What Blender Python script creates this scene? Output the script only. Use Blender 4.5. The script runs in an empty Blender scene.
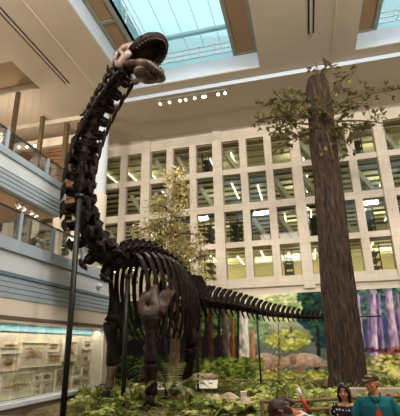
import bpy, bmesh, math, random
from mathutils import Vector, Matrix, noise
PI = math.pi
V = Vector
sc = bpy.context.scene
col = sc.collection
rnd = random.Random(11)

# ------------------------------------------------------------------ camera
CAM = V((0, 0, 2.1))
FPX = 409.3
YAW, PITCH, ROLL = 0.23939, 0.32847, -0.02247
_r = V((math.cos(YAW), math.sin(YAW), 0))
_f = V((-math.sin(YAW) * math.cos(PITCH), math.cos(YAW) * math.cos(PITCH), math.sin(PITCH)))
_u = _r.cross(_f)
CR = _r * math.cos(ROLL) + _u * math.sin(ROLL)
CU = _u * math.cos(ROLL) - _r * math.sin(ROLL)
CF = _f
cd = bpy.data.cameras.new('camera')
cam = bpy.data.objects.new('camera', cd)
col.objects.link(cam)
cd.sensor_fit = 'HORIZONTAL'
cd.sensor_width = 36
cd.lens = 36 * FPX / 400
cd.clip_end = 300
m = Matrix((CR, CU, -CF)).transposed().to_4x4()
m.translation = CAM
cam.matrix_world = m
sc.camera = cam


def ray(px, py):
    return CR * ((px - 200) / FPX) + CU * (-(py - 208) / FPX) + CF


def at(px, py, Y):
    d = ray(px, py)
    return CAM + d * (Y / d.y)


def atx(px, py, X):
    d = ray(px, py)
    return CAM + d * (X / d.x)


def proj(p):
    c = V(p) - CAM
    z = c.dot(CF)
    if z <= 0.1:
        return (-999, -999)
    return (200 + FPX * c.dot(CR) / z, 208 - FPX * c.dot(CU) / z)


def gz(x, y):
    """height of the planting bed"""
    return 0.62 - 0.013 * (y - 10.7) - .32 * max(0, 10.7 - y) + .24 * math.exp(-((x + 4.9) ** 2 + (y - 13.9) ** 2) / 3.2) + 0.04 * noise.noise(V((x * .5, y * .5, 3.1)))


def gp(px, py):
    """point of the planting bed seen at a pixel"""
    d = ray(px, py)
    lo, hi = 7.0, 19.5
    for _ in range(40):
        mid = (lo + hi) / 2
        p = CAM + d * (mid / d.y)
        if p.z > gz(p.x, p.y):
            lo = mid
        else:
            hi = mid
    p = CAM + d * (lo / d.y)
    return V((p.x, p.y, gz(p.x, p.y)))


# ------------------------------------------------------------------ tagging
def tag(o, label=None, cat=None, group=None, kind=None):
    if label: o['label'] = label
    if cat: o['category'] = cat
    if group: o['group'] = group
    if kind: o['kind'] = kind
    return o


def thing(name, label, cat, loc, group=None):
    o = bpy.data.objects.new(name, None)
    col.objects.link(o)
    o.empty_display_size = .2
    o.location = V(loc)
    return tag(o, label, cat, group)


def wloc(o):
    p = V((0, 0, 0))
    while o:
        p += o.location
        o = o.parent
    return p


class MB:
    """collects shapes in world coordinates, links them as one mesh object"""
    def __init__(s):
        s.v = []; s.f = []; s.mi = []

    def add(s, vs, fs, mi=0):
        b = len(s.v)
        s.v += [tuple(x) for x in vs]
        s.f += [tuple(b + i for i in f) for f in fs]
        s.mi += [mi] * len(fs)
        return s

    def box(s, lo, hi, mi=0):
        x0, y0, z0 = lo; x1, y1, z1 = hi
        return s.add([(x0, y0, z0), (x1, y0, z0), (x1, y1, z0), (x0, y1, z0), (x0, y0, z1), (x1, y0, z1), (x1, y1, z1), (x0, y1, z1)],
                     [(0, 3, 2, 1), (4, 5, 6, 7), (0, 1, 5, 4), (1, 2, 6, 5), (2, 3, 7, 6), (3, 0, 4, 7)], mi)

    def obox(s, c, ax, ay, az, mi=0):
        """box with half-axis vectors"""
        c = V(c)
        vs = [c + ax * i + ay * j + az * k for k in (-1, 1) for j in (-1, 1) for i in (-1, 1)]
        return s.add(vs, [(0, 2, 3, 1), (4, 5, 7, 6), (0, 1, 5, 4), (1, 3, 7, 5), (3, 2, 6, 7), (2, 0, 4, 6)], mi)

    def bar(s, p, q, w, h=None, up=V((0, 0, 1)), mi=0):
        p = V(p); q = V(q); h = w if h is None else h
        d = (q - p)
        if abs(d.normalized().dot(up)) > .98: up = V((0, 1, 0))
        a = d.cross(up).normalized(); b = a.cross(d).normalized()
        return s.obox((p + q) / 2, d / 2, a * (w / 2), b * (h / 2), mi)

    def loft(s, pts, rad, n=8, side=None, mi=0, cap=True, jit=0):
        """tube through pts; rad = r or (a, b): a along side, b across"""
        pts = [V(p) for p in pts]
        L = len(pts); vs = []; ref = side
        for i, p in enumerate(pts):
            t = (pts[min(i + 1, L - 1)] - pts[max(i - 1, 0)])
            t = t.normalized() if t.length > 1e-9 else V((0, 0, 1))
            if ref is None:
                ref = t.orthogonal()
            a = ref - t * ref.dot(t)
            if a.length < 1e-4: a = t.orthogonal()
            a.normalize(); ref = a if side is None else side
            b = t.cross(a)
            r = rad[i] if isinstance(rad, (list, tuple)) and len(rad) == L and not (L == 2 and not isinstance(rad, list)) else rad
            ra, rb = r if isinstance(r, (tuple, list)) else (r, r)
            for k in range(n):
                w = 2 * PI * k / n
                j = 1 + jit * rnd.uniform(-1, 1)
                vs.append(p + a * (ra * math.cos(w) * j) + b * (rb * math.sin(w) * j))
        fs = []
        for i in range(L - 1):
            for k in range(n):
                k2 = (k + 1) % n
                fs.append((i * n + k, i * n + k2, (i + 1) * n + k2, (i + 1) * n + k))
        if cap:
            fs.append(tuple(range(n - 1, -1, -1)))
            fs.append(tuple((L - 1) * n + k for k in range(n)))
        return s.add(vs, fs, mi)

    def plate(s, poly, th, nrm, mi=0):
        """polygon of world points given thickness th along nrm"""
        nrm = V(nrm).normalized(); n = len(poly)
        a = [V(p) + nrm * th / 2 for p in poly]; b = [V(p) - nrm * th / 2 for p in poly]
        fs = [tuple(range(n)), tuple(range(2 * n - 1, n - 1, -1))]
        for i in range(n):
            j = (i + 1) % n
            fs.append((i, n + i, n + j, j))
        return s.add(a + b, fs, mi)

    def blob(s, c, r, amp=.25, sub=2, seed=0, scale=1.2, mi=0):
        bm = bmesh.new()
        bmesh.ops.create_icosphere(bm, subdivisions=sub, radius=1)
        rx, ry, rz = r if isinstance(r, (tuple, list)) else (r, r, r)
        vs = []
        for v in bm.verts:
            k = 1 + amp * noise.noise(v.co * scale + V((seed * 3.7, seed * 1.3, seed)))
            vs.append((c[0] + v.co.x * rx * k, c[1] + v.co.y * ry * k, c[2] + v.co.z * rz * k))
        fs = [tuple(v.index for v in f.verts) for f in bm.faces]
        bm.free()
        return s.add(vs, fs, mi)

    def build(s, name, mats, parent=None, label=None, smooth=False, loc=None, ground=False, bevel=0):
        if not isinstance(mats, (list, tuple)): mats = [mats]
        me = bpy.data.meshes.new(name)
        if parent is not None:
            off = wloc(parent)
        elif loc is not None:
            off = V(loc)
        else:
            off = V((0, 0, 0))
            if ground and s.v:
                xs = [v[0] for v in s.v]; ys = [v[1] for v in s.v]
                off = V(((min(xs) + max(xs)) / 2, (min(ys) + max(ys)) / 2, min(v[2] for v in s.v)))
        me.from_pydata([(x - off.x, y - off.y, z - off.z) for x, y, z in s.v], [], s.f)
        for mt in mats: me.materials.append(mt)
        if len(mats) > 1: me.polygons.foreach_set('material_index', s.mi)
        if smooth: me.polygons.foreach_set('use_smooth', [True] * len(s.f))
        me.update()
        bm = bmesh.new(); bm.from_mesh(me)
        bmesh.ops.recalc_face_normals(bm, faces=bm.faces)
        bm.to_mesh(me); bm.free()
        o = bpy.data.objects.new(name, me)
        col.objects.link(o)
        if parent is not None:
            o.parent = parent
        else:
            o.location = off
        if label: o['label'] = label
        if bevel:
            b = o.modifiers.new('edge', 'BEVEL'); b.width = bevel; b.segments = 2; b.limit_method = 'ANGLE'
        return o


def struct(name, mb, mats, **k):
    o = mb.build(name, mats, **k)
    o['kind'] = 'structure'
    return o


def copy_tree(o, parent=None):
    c = o.copy(); col.objects.link(c)
    if parent is not None: c.parent = parent
    for ch in list(o.children): copy_tree(ch, c)
    return c


# ------------------------------------------------------------------ materials
def hexc(r, g, b):
    """sRGB 0-255 to linear"""
    f = lambda c: (c / 255 / 12.92) if c / 255 < .04045 else ((c / 255 + .055) / 1.055) ** 2.4
    return (f(r), f(g), f(b), 1)


def mat(name, c, rough=.6, var=.12, scale=4, bump=0, bscale=None, metal=0, spec=.4, c2=None, stretch=None, trans=0, detail=4, bdist=.03):
    m = bpy.data.materials.new(name); m.use_nodes = True
    nt = m.node_tree; b = nt.nodes['Principled BSDF']
    N = nt.nodes.new; L = nt.links.new
    b.inputs['Roughness'].default_value = rough
    b.inputs['Metallic'].default_value = metal
    b.inputs['Specular IOR Level'].default_value = spec
    tc = N('ShaderNodeTexCoord'); mp = N('ShaderNodeMapping')
    L(tc.outputs['Object'], mp.inputs[0])
    if stretch: mp.inputs['Scale'].default_value = stretch
    nz = N('ShaderNodeTexNoise'); nz.inputs['Scale'].default_value = scale; nz.inputs['Detail'].default_value = detail
    L(mp.outputs[0], nz.inputs['Vector'])
    rp = N('ShaderNodeValToRGB')
    rp.color_ramp.elements[0].position = .32; rp.color_ramp.elements[1].position = .68
    if c2 is None:
        c2 = tuple(min(1, x * (1 + var)) for x in c[:3]) + (1,)
        c = tuple(x * (1 - var) for x in c[:3]) + (1,)
    rp.color_ramp.elements[0].color = c; rp.color_ramp.elements[1].color = c2
    L(nz.outputs['Fac'], rp.inputs[0]); L(rp.outputs[0], b.inputs['Base Color'])
    if bump:
        n2 = N('ShaderNodeTexNoise'); n2.inputs['Scale'].default_value = bscale or scale * 3; n2.inputs['Detail'].default_value = 5
        L(mp.outputs[0], n2.inputs['Vector'])
        bp = N('ShaderNodeBump'); bp.inputs['Strength'].default_value = bump; bp.inputs['Distance'].default_value = bdist
        L(n2.outputs['Fac'], bp.inputs['Height']); L(bp.outputs[0], b.inputs['Normal'])
    if trans:
        tr = N('ShaderNodeBsdfTranslucent'); L(rp.outputs[0], tr.inputs[0])
        mx = N('ShaderNodeMixShader'); mx.inputs[0].default_value = trans
        L(b.outputs[0], mx.inputs[1]); L(tr.outputs[0], mx.inputs[2])
        L(mx.outputs[0], nt.nodes['Material Output'].inputs[0])
    return m


def emit(name, c, s):
    m = bpy.data.materials.new(name); m.use_nodes = True
    nt = m.node_tree; b = nt.nodes['Principled BSDF']
    b.inputs['Base Color'].default_value = (.8, .8, .8, 1)
    b.inputs['Emission Color'].default_value = c
    b.inputs['Emission Strength'].default_value = s
    return m


def glass(name, tint=(.93, .97, .97, 1), refl=.12):
    m = bpy.data.materials.new(name); m.use_nodes = True
    nt = m.node_tree; N = nt.nodes.new; L = nt.links.new
    nt.nodes.remove(nt.nodes['Principled BSDF'])
    t = N('ShaderNodeBsdfTransparent'); t.inputs[0].default_value = tint
    g = N('ShaderNodeBsdfGlossy'); g.inputs['Roughness'].default_value = .03
    lw = N('ShaderNodeLayerWeight'); lw.inputs[0].default_value = .25
    ml = N('ShaderNodeMath'); ml.operation = 'MULTIPLY_ADD'; ml.inputs[1].default_value = .5; ml.inputs[2].default_value = refl * .3
    L(lw.outputs['Fresnel'], ml.inputs[0])
    mx = N('ShaderNodeMixShader'); L(ml.outputs[0], mx.inputs[0]); L(t.outputs[0], mx.inputs[1]); L(g.outputs[0], mx.inputs[2])
    L(mx.outputs[0], nt.nodes['Material Output'].inputs[0])
    return m


def stone_mat(name, c, bw=.9, bh=.45, joint=.82):
    """smooth ashlar with faint joints"""
    m = mat(name, c, .75, .05, 2)
    nt = m.node_tree; N = nt.nodes.new; L = nt.links.new
    b = nt.nodes['Principled BSDF']
    src = b.inputs['Base Color'].links[0].from_socket
    tc = N('ShaderNodeTexCoord'); sp = N('ShaderNodeSeparateXYZ'); cb = N('ShaderNodeCombineXYZ')
    L(tc.outputs['Object'], sp.inputs[0])
    ad = N('ShaderNodeMath'); L(sp.outputs['X'], ad.inputs[0]); L(sp.outputs['Y'], ad.inputs[1])
    L(ad.outputs[0], cb.inputs['X']); L(sp.outputs['Z'], cb.inputs['Y'])
    br = N('ShaderNodeTexBrick'); L(cb.outputs[0], br.inputs['Vector'])
    br.inputs['Scale'].default_value = 1; br.inputs['Brick Width'].default_value = bw; br.inputs['Row Height'].default_value = bh
    br.inputs['Mortar Size'].default_value = .012
    br.inputs['Color1'].default_value = (1, 1, 1, 1); br.inputs['Color2'].default_value = (.95, .95, .95, 1)
    br.inputs['Mortar'].default_value = (joint, joint, joint, 1)
    mx = N('ShaderNodeMix'); mx.data_type = 'RGBA'; mx.blend_type = 'MULTIPLY'; mx.inputs[0].default_value = 1
    L(src, mx.inputs[6]); L(br.outputs['Color'], mx.inputs[7]); L(mx.outputs[2], b.inputs['Base Color'])
    return m


M = {}
M['stone'] = stone_mat('pale_limestone', hexc(207, 197, 180))
M['ceiling'] = mat('ceiling_plaster', hexc(194, 182, 165), .9, .03, 1)
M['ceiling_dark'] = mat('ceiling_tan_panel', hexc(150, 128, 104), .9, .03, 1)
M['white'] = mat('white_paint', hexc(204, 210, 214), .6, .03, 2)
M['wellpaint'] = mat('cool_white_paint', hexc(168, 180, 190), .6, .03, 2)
M['cream'] = mat('cream_paint', hexc(226, 214, 196), .7, .03, 2)
M['bluegrey'] = mat('blue_grey_paint', hexc(160, 173, 182), .5, .05, 2)
M['bluelight'] = mat('pale_blue_paint', hexc(204, 212, 216), .5, .04, 2)
M['bluedark'] = mat('dark_blue_paint', hexc(104, 126, 144), .45, .05, 2)
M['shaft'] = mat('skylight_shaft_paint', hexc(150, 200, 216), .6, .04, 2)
M['greygreen'] = mat('grey_green_metal', hexc(132, 140, 128), .5, .05, 3)
M['skyglass'] = glass('skylight_glass', (.92, .98, .97, 1), .04)
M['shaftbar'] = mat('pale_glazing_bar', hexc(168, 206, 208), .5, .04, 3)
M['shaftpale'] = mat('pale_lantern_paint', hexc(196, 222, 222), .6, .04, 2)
M['tanshade'] = mat('tan_roller_shade', hexc(150, 122, 92), .9, .06, 14)
M['slot'] = mat('black_slot', (.01, .009, .008, 1), .6, .1, 3)
M['wood'] = mat('warm_wood', hexc(146, 98, 55), .5, .3, 3, c2=hexc(190, 140, 88), c=None) if False else mat('warm_wood', hexc(92, 62, 38), .5, .2, 2.5, c2=hexc(142, 108, 76), stretch=(1, 1, 9))
M['postwood'] = mat('oak_post', hexc(84, 68, 46), .6, .2, 3, stretch=(8, 8, 1))
M['railwood'] = mat('weathered_rail', hexc(118, 92, 60), .8, .25, 6, bump=.3)
M['steel'] = mat('black_steel', (.012, .011, .010, 1), .45, .2, 8)
M['metal'] = mat('brushed_metal', (.45, .46, .47, 1), .35, .08, 8, metal=.9)
M['bone'] = mat('dark_fossil_bone', (.0035, .0022, .0016, 1), .46, .3, 6, bump=.9, bscale=10, c2=(.019, .0115, .0075, 1), spec=.09)
M['bonelight'] = mat('brown_fossil_bone', (.016, .010, .007, 1), .36, .3, 4, bump=.4, bscale=8, c2=(.11, .068, .048, 1), spec=.25)
M['bonelit'] = mat('bone_painted_lit', (.10, .065, .05, 1), .42, .3, 5, bump=.4, bscale=9, c2=(.27, .185, .145, 1), spec=.5)  # light falling on the skull's side is put into this pale colour
M['tooth'] = mat('fossil_tooth', (.028, .017, .011, 1), .4, .2, 9)
M['glass'] = glass('clear_glass')
M['caseglass'] = glass('case_glass', (.97, .98, .96, 1), .05)
M['railglass'] = glass('rail_glass', (.90, .94, .95, 1), .03)
M['nightglass'] = mat('dark_window_glass', hexc(34, 36, 32), .1, .3, 1, spec=.6)
M['frame'] = mat('window_frame_paint', hexc(150, 132, 112), .6, .05, 3)
M['darkframe'] = mat('dark_sash_paint', hexc(58, 52, 48), .5, .1, 3)
M['officewall'] = mat('office_wall', hexc(196, 184, 140), .8, .06, 1)
M['officeceil'] = mat('office_ceiling', hexc(200, 192, 156), .8, .05, 1)
M['officedark'] = mat('office_dark_furniture', hexc(62, 58, 46), .6, .3, 2)
M['stairpaint'] = mat('stair_paint', hexc(180, 172, 140), .6, .06, 2)
M['lamp'] = emit('fluorescent_lamp', (1, .93, .68, 1), 3.2)
M['bulb'] = emit('halogen_bulb', (1, .78, .55, 1), 9)
M['bulbsmall'] = emit('small_bulb', (1, .82, .6, 1), 14)
M['casestrip'] = emit('case_strip_lamp', (.75, .93, 1, 1), .25)
M['panelback'] = mat('case_back_panel', hexc(200, 188, 164), .8, .04, 2)
M['slab'] = mat('limestone_slab', hexc(206, 188, 156), .8, .1, 3, c2=hexc(232, 220, 196))
M['slabframe'] = mat('slab_frame', hexc(238, 228, 208), .7, .06, 3)
M['fossil'] = mat('amber_fossil', hexc(138, 98, 62), .6, .25, 9, c2=hexc(182, 142, 100))
M['plinth'] = mat('brown_plinth', hexc(112, 94, 76), .7, .12, 3)
M['soil'] = mat('bed_soil', hexc(70, 56, 38), .95, .3, 5, bump=.8, bscale=14, c2=hexc(118, 100, 66))
M['floor'] = mat('floor_tile', hexc(126, 112, 98), .4, .1, 1)
M['bark'] = mat('ridged_bark', hexc(16, 11, 8), .9, .3, 4, bump=1.0, bscale=5, c2=hexc(78, 56, 40), stretch=(3.2, 3.2, .6), detail=8, bdist=.15)
M['barkslim'] = mat('brown_bark', hexc(84, 62, 42), .9, .3, 5, bump=.8, bscale=8, c2=hexc(142, 112, 80), stretch=(2.5, 2.5, .7))
M['twig'] = mat('twig_bark', hexc(74, 58, 40), .9, .2, 6)
M['leafolive'] = mat('olive_leaf', hexc(58, 62, 24), .55, .3, 3, c2=hexc(128, 122, 62), trans=.2)
M['leafpale'] = mat('pale_leaf', hexc(140, 130, 72), .55, .3, 3, c2=hexc(232, 220, 168), trans=.3)
M['fern'] = mat('fern_leaf', hexc(40, 62, 16), .5, .3, 3, c2=hexc(158, 170, 70), trans=.3)
M['fernlight'] = mat('light_fern_leaf', hexc(96, 110, 38), .5, .3, 3, c2=hexc(218, 214, 126), trans=.3)
M['ferndark'] = mat('dark_fern_leaf', hexc(30, 50, 16), .5, .3, 3, c2=hexc(86, 104, 44), trans=.25)
M['cycad'] = mat('cycad_leaf', hexc(52, 60, 24), .45, .3, 3, c2=hexc(124, 124, 66), trans=.2)
M['rock'] = mat('weathered_rock', hexc(128, 108, 88), .9, .25, 3, bump=.6, bscale=7, c2=hexc(190, 168, 142))
M['log'] = mat('fallen_log', hexc(74, 58, 42), .9, .3, 4, bump=.7, bscale=8, c2=hexc(128, 104, 78))
M['water'] = mat('pond_water', hexc(96, 96, 80), .05, .1, 3, spec=.8)
M['paper'] = mat('white_card', hexc(232, 222, 208), .6, .03, 3)
M['signpic'] = mat('sign_print', hexc(120, 84, 66), .6, .2, 20)
# ================================================================= the room
FY = 20.0
X0, X1 = -16.45, 8.6
BAY, PIL0, PW = 4.15, -3.84, .5
WW, MW = .97, .37
ROWS = [(11.14, 12.84), (9.14, 10.83), (7.10, 8.76), (5.26, 6.82)]
pil = [PIL0 + BAY * k for k in range(-3, 4)]          # -16.29 ... 8.61
wall = MB()
wall.box((X0 - .2, FY, 0), (X1 + .3, FY + .30, 5.26))
prev = 5.26
zs = [4.95]
for (b, t) in reversed(ROWS):
    if b > prev + 1e-3: wall.box((X0 - .2, FY, prev), (X1 + .3, FY + .30, b))
    prev = t
wall.box((X0 - .2, FY, prev), (X1 + .3, FY + .30, 14.6))
for x in pil:
    wall.box((x - PW / 2, FY - .12, 4.62), (x + PW / 2, FY + .30, 13.7))
spans = []
for x in pil[:-1]:
    a = x + PW / 2
    for i in range(3):
        wx = a + i * (WW + MW)
        spans.append((wx, wx + WW))
        if i < 2: wall.box((wx + WW, FY - .012, 5.2), (wx + WW + MW, FY + .29, 12.9))
wall.box((X0 - .2, FY - .10, 4.78), (X1 + .3, FY + .02, 4.92))       # ledge under the lowest windows
struct('wall_back', wall, M['stone'])
fr_dark = {(1, 10), (2, 10)}
wn = 0
for ri, (b, t) in enumerate(ROWS):
    for ci, (a, c) in enumerate(spans):
        if ri < 2 and c < -11.6: continue
        wn += 1
        g = MB(); g.box((a, FY + .20, b), (c, FY + .215, t))
        w = struct('window_%d' % wn, g, M['glass'], loc=((a + c) / 2, FY + .20, b))
        fm = MB(); k = .035
        dark = (ri == 2 and ci == 10)
        if dark: k = .05
        y0, y1 = FY + .17, FY + .24
        fm.box((a, y0, b), (a + k, y1, t)); fm.box((c - k, y0, b), (c, y1, t))
        fm.box((a + k, y0, b), (c - k, y1, b + k)); fm.box((a + k, y0, t - k), (c - k, y1, t))
        zt = t - .38
        fm.box((a + k, y0, zt), (c - k, y1, zt + .03))
        fm.build('window_frame', M['darkframe'] if dark else M['frame'], w)
        sl = MB(); sl.box((a - .0, FY + .02, b - .0), (c, FY + .17, b + .012)); sl.build('window_sill', M['stone'], w)

# ---- rooms behind the windows
BK = 25.5
fl = [4.95, 6.93, 8.92, 10.96, 13.0]
for i, z in enumerate(fl):
    s = MB(); s.box((X0, FY + .31, z), (X1, BK, z + .14)); struct('floor_upper_%s' % 'abcde'[i], s, M['officeceil'])
s = MB(); s.box((X0, BK, 4.8), (X1, BK + .1, 13.2)); struct('wall_office', s, M['officewall'])
for i, x in enumerate((X0, X1)):
    s = MB(); s.box((x - .05, FY + .31, 4.8), (x + .05, BK, 13.2)); struct('wall_office_%s' % 'ab'[i], s, M['officewall'])
NAMEROW = {0: 'ground gallery', 1: 'lowest lit storey', 2: 'second lit storey', 3: 'third lit storey', 4: 'top lit storey'}
for i in range(4):
    z0, z1 = fl[i] + .14, fl[i + 1]
    k = 0
    x = -11.6
    while x < 8.2:
        dens = (1.0, .5, .4, .4)[i]
        if rnd.random() < dens and z1 - z0 > 1:
            lp = MB(); yy = FY + 1.2 + rnd.random() * .8
            lp.box((x - .035, yy, z1 - .15), (x + .035, yy + 2.6, z1 - .101))
            ob = lp.build('ceiling_tube_light', M['lamp'], ground=True)
            tag(ob, 'long glowing tube light on the ceiling of the %s behind the windows' % NAMEROW[i + 1], 'ceiling light', 'tube lights of the %s' % NAMEROW[i + 1])
        x += 1.38
    # ceiling joists of each storey, seen from below
    jb = MB()
    yy = FY + .9
    while yy < BK - .2:
        jb.box((X0 + .1, yy, z1 - .10), (X1 - .1, yy + .10, z1)); yy += .85
    struct('beam_storey_%s' % 'abcd'[i], jb, M['officedark'] if i in (1, 2) else M['stairpaint'])
    # sloping stair flights and tall racks
    for q, (a, c) in enumerate(spans):
        if c < -11.6: continue
        h = (q * 7 + i * 5) % 6
        if i in (1, 2, 3) and h in (0, 3, 4):
            st = MB(); xa = a + .05; p = V((xa, FY + .75, z1 - .42)); r = V((xa + .85, FY + .95, z0 + .075))
            st.bar(p, r, .16, .22); st.bar(p + V((0, .9, 0)), r + V((0, .9, 0)), .16, .22)
            for u in range(1, 7):
                e = p.lerp(r, u / 7); st.box((e.x - .1, e.y, e.z - .02), (e.x + .12, e.y + .9, e.z + .03))
            tag(st.build('stair_flight', M['stairpaint'], ground=True), 'sloping pale stair flight seen through the %s windows' % NAMEROW[i + 1], 'stairs', 'stair flights of the %s' % NAMEROW[i + 1])
        elif (i in (0, 1) and h in (1, 2, 5)) or (i > 1 and h == 5):
            rk = thing('storage_rack', 'dark storage rack of shelves standing in the %s behind the windows' % NAMEROW[i + 1], 'shelf', (a + .15, FY + 1.6, z0), 'storage racks of the %s' % NAMEROW[i + 1])
            for yy in (FY + 1.0, FY + 2.4):
                up = MB(); up.box((a + .1, yy, z0), (a + .16, yy + .05, z1 - .2)); up.box((a + .5, yy, z0), (a + .56, yy + .05, z1 - .2)); up.build('upright', M['officedark'], rk)
            for u in range(4):
                sh = MB(); zz = z0 + .15 + u * .36; sh.box((a + .1, FY + 1.0, zz), (a + .56, FY + 2.45, zz + .03)); sh.build('shelf', M['officedark'], rk)

# ---- mural zone, floor and shell
s = MB(); s.box((-17, -9, -.2), (12, 20.2, 0)); struct('floor', s, M['floor'])
s = MB(); s.box((-17, -9.2, 0), (12, -9, 16)); struct('wall_front', s, M['cream'])
s = MB(); s.box((12, -9, 0), (12.2, 26, 16)); struct('wall_right', s, M['cream'])
s = MB(); s.box((-17.2, -9, 0), (-17, 26, 16)); struct('wall_far_left', s, M['cream'])

# ---- ceiling with its two skylights
ZC = 13.7
EY = 15.25
c = MB()
c.box((-8.5, -9, ZC), (-7.0, 15.85, ZC + .85))
c.box((-.85, -9, ZC), (3.07, 15.85, ZC + .85))
c.box((9.2, -9, ZC), (12, 15.85, ZC + .85))
for (a, b) in ((-7.0, -.85), (3.07, 9.2)):
    c.box((a, EY, ZC), (b, 15.85, ZC + .82))
    c.box((a, -9, ZC), (b, -5, ZC + .85))
c.box((-17, 15.85, ZC - .02), (12, 20.5, ZC + .85))
c.box((-8.3, 15.87, ZC - .22), (12, 17.9, ZC - .02))
struct('ceiling', c, M['ceiling'])
c = MB(); c.box((-8.3, 15.85, ZC - .22), (2.3, 15.87, ZC)); c.box((2.45, 15.85, ZC - .22), (12, 15.87, ZC)); struct('trim_12', c, M['wellpaint'])
c = MB()
c.box((-17, -9, ZC - .02), (-8.5, 12.0, ZC + .85)); c.box((-17, 14.0, ZC - .02), (-8.5, 15.85, ZC + .85))
c.box((-10.95, 12.0, ZC - .02), (-8.5, 14.0, ZC + .85))
struct('ceiling_side', c, M['ceiling'])
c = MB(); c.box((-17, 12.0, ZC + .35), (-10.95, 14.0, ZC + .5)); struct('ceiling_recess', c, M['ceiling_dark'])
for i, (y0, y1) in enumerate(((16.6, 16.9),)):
    c = MB(); c.box((-16.9, y0, ZC - .25), (-10.2, y1, ZC - .02)); struct('shading_beam_%s' % 'ab'[i], c, M['ceiling'])  # added ridge: shading of the side ceiling put into shape
# ceiling joint beside the drop strips
for i, (x, w) in enumerate(((-8.5, .04), (2.2, .03))):
    c = MB(); c.box((x - w, 0, ZC - .03), (x + w, 15.85, ZC)); struct('trim_%d' % (i + 1), c, M['ceiling'])
# air slots (pairs of black slots)
for nm, xc, y1, lab in (('air_slot', -9.53, 14.0, 'pair of thin black air slots in the ceiling above the gallery side'), ('air_slot', 1.29, 13.75, 'pair of thin black air slots in the ceiling strip between the two skylights')):
    t = thing(nm, lab, 'air vent', (xc, 8, ZC - .02))
    zb = ZC - .02 if xc < -8.5 else ZC
    for dx in (-.085, .085):
        g = MB(); g.box((xc + dx - .035, 2, zb - .012), (xc + dx + .035, y1, zb + .0)); g.build('slot', M['slot'], t)
    g = MB(); g.box((xc - .05, 2, zb - .02), (xc + .05, y1, zb - .001)); g.build('center_strip', M['ceiling'], t)

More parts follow.
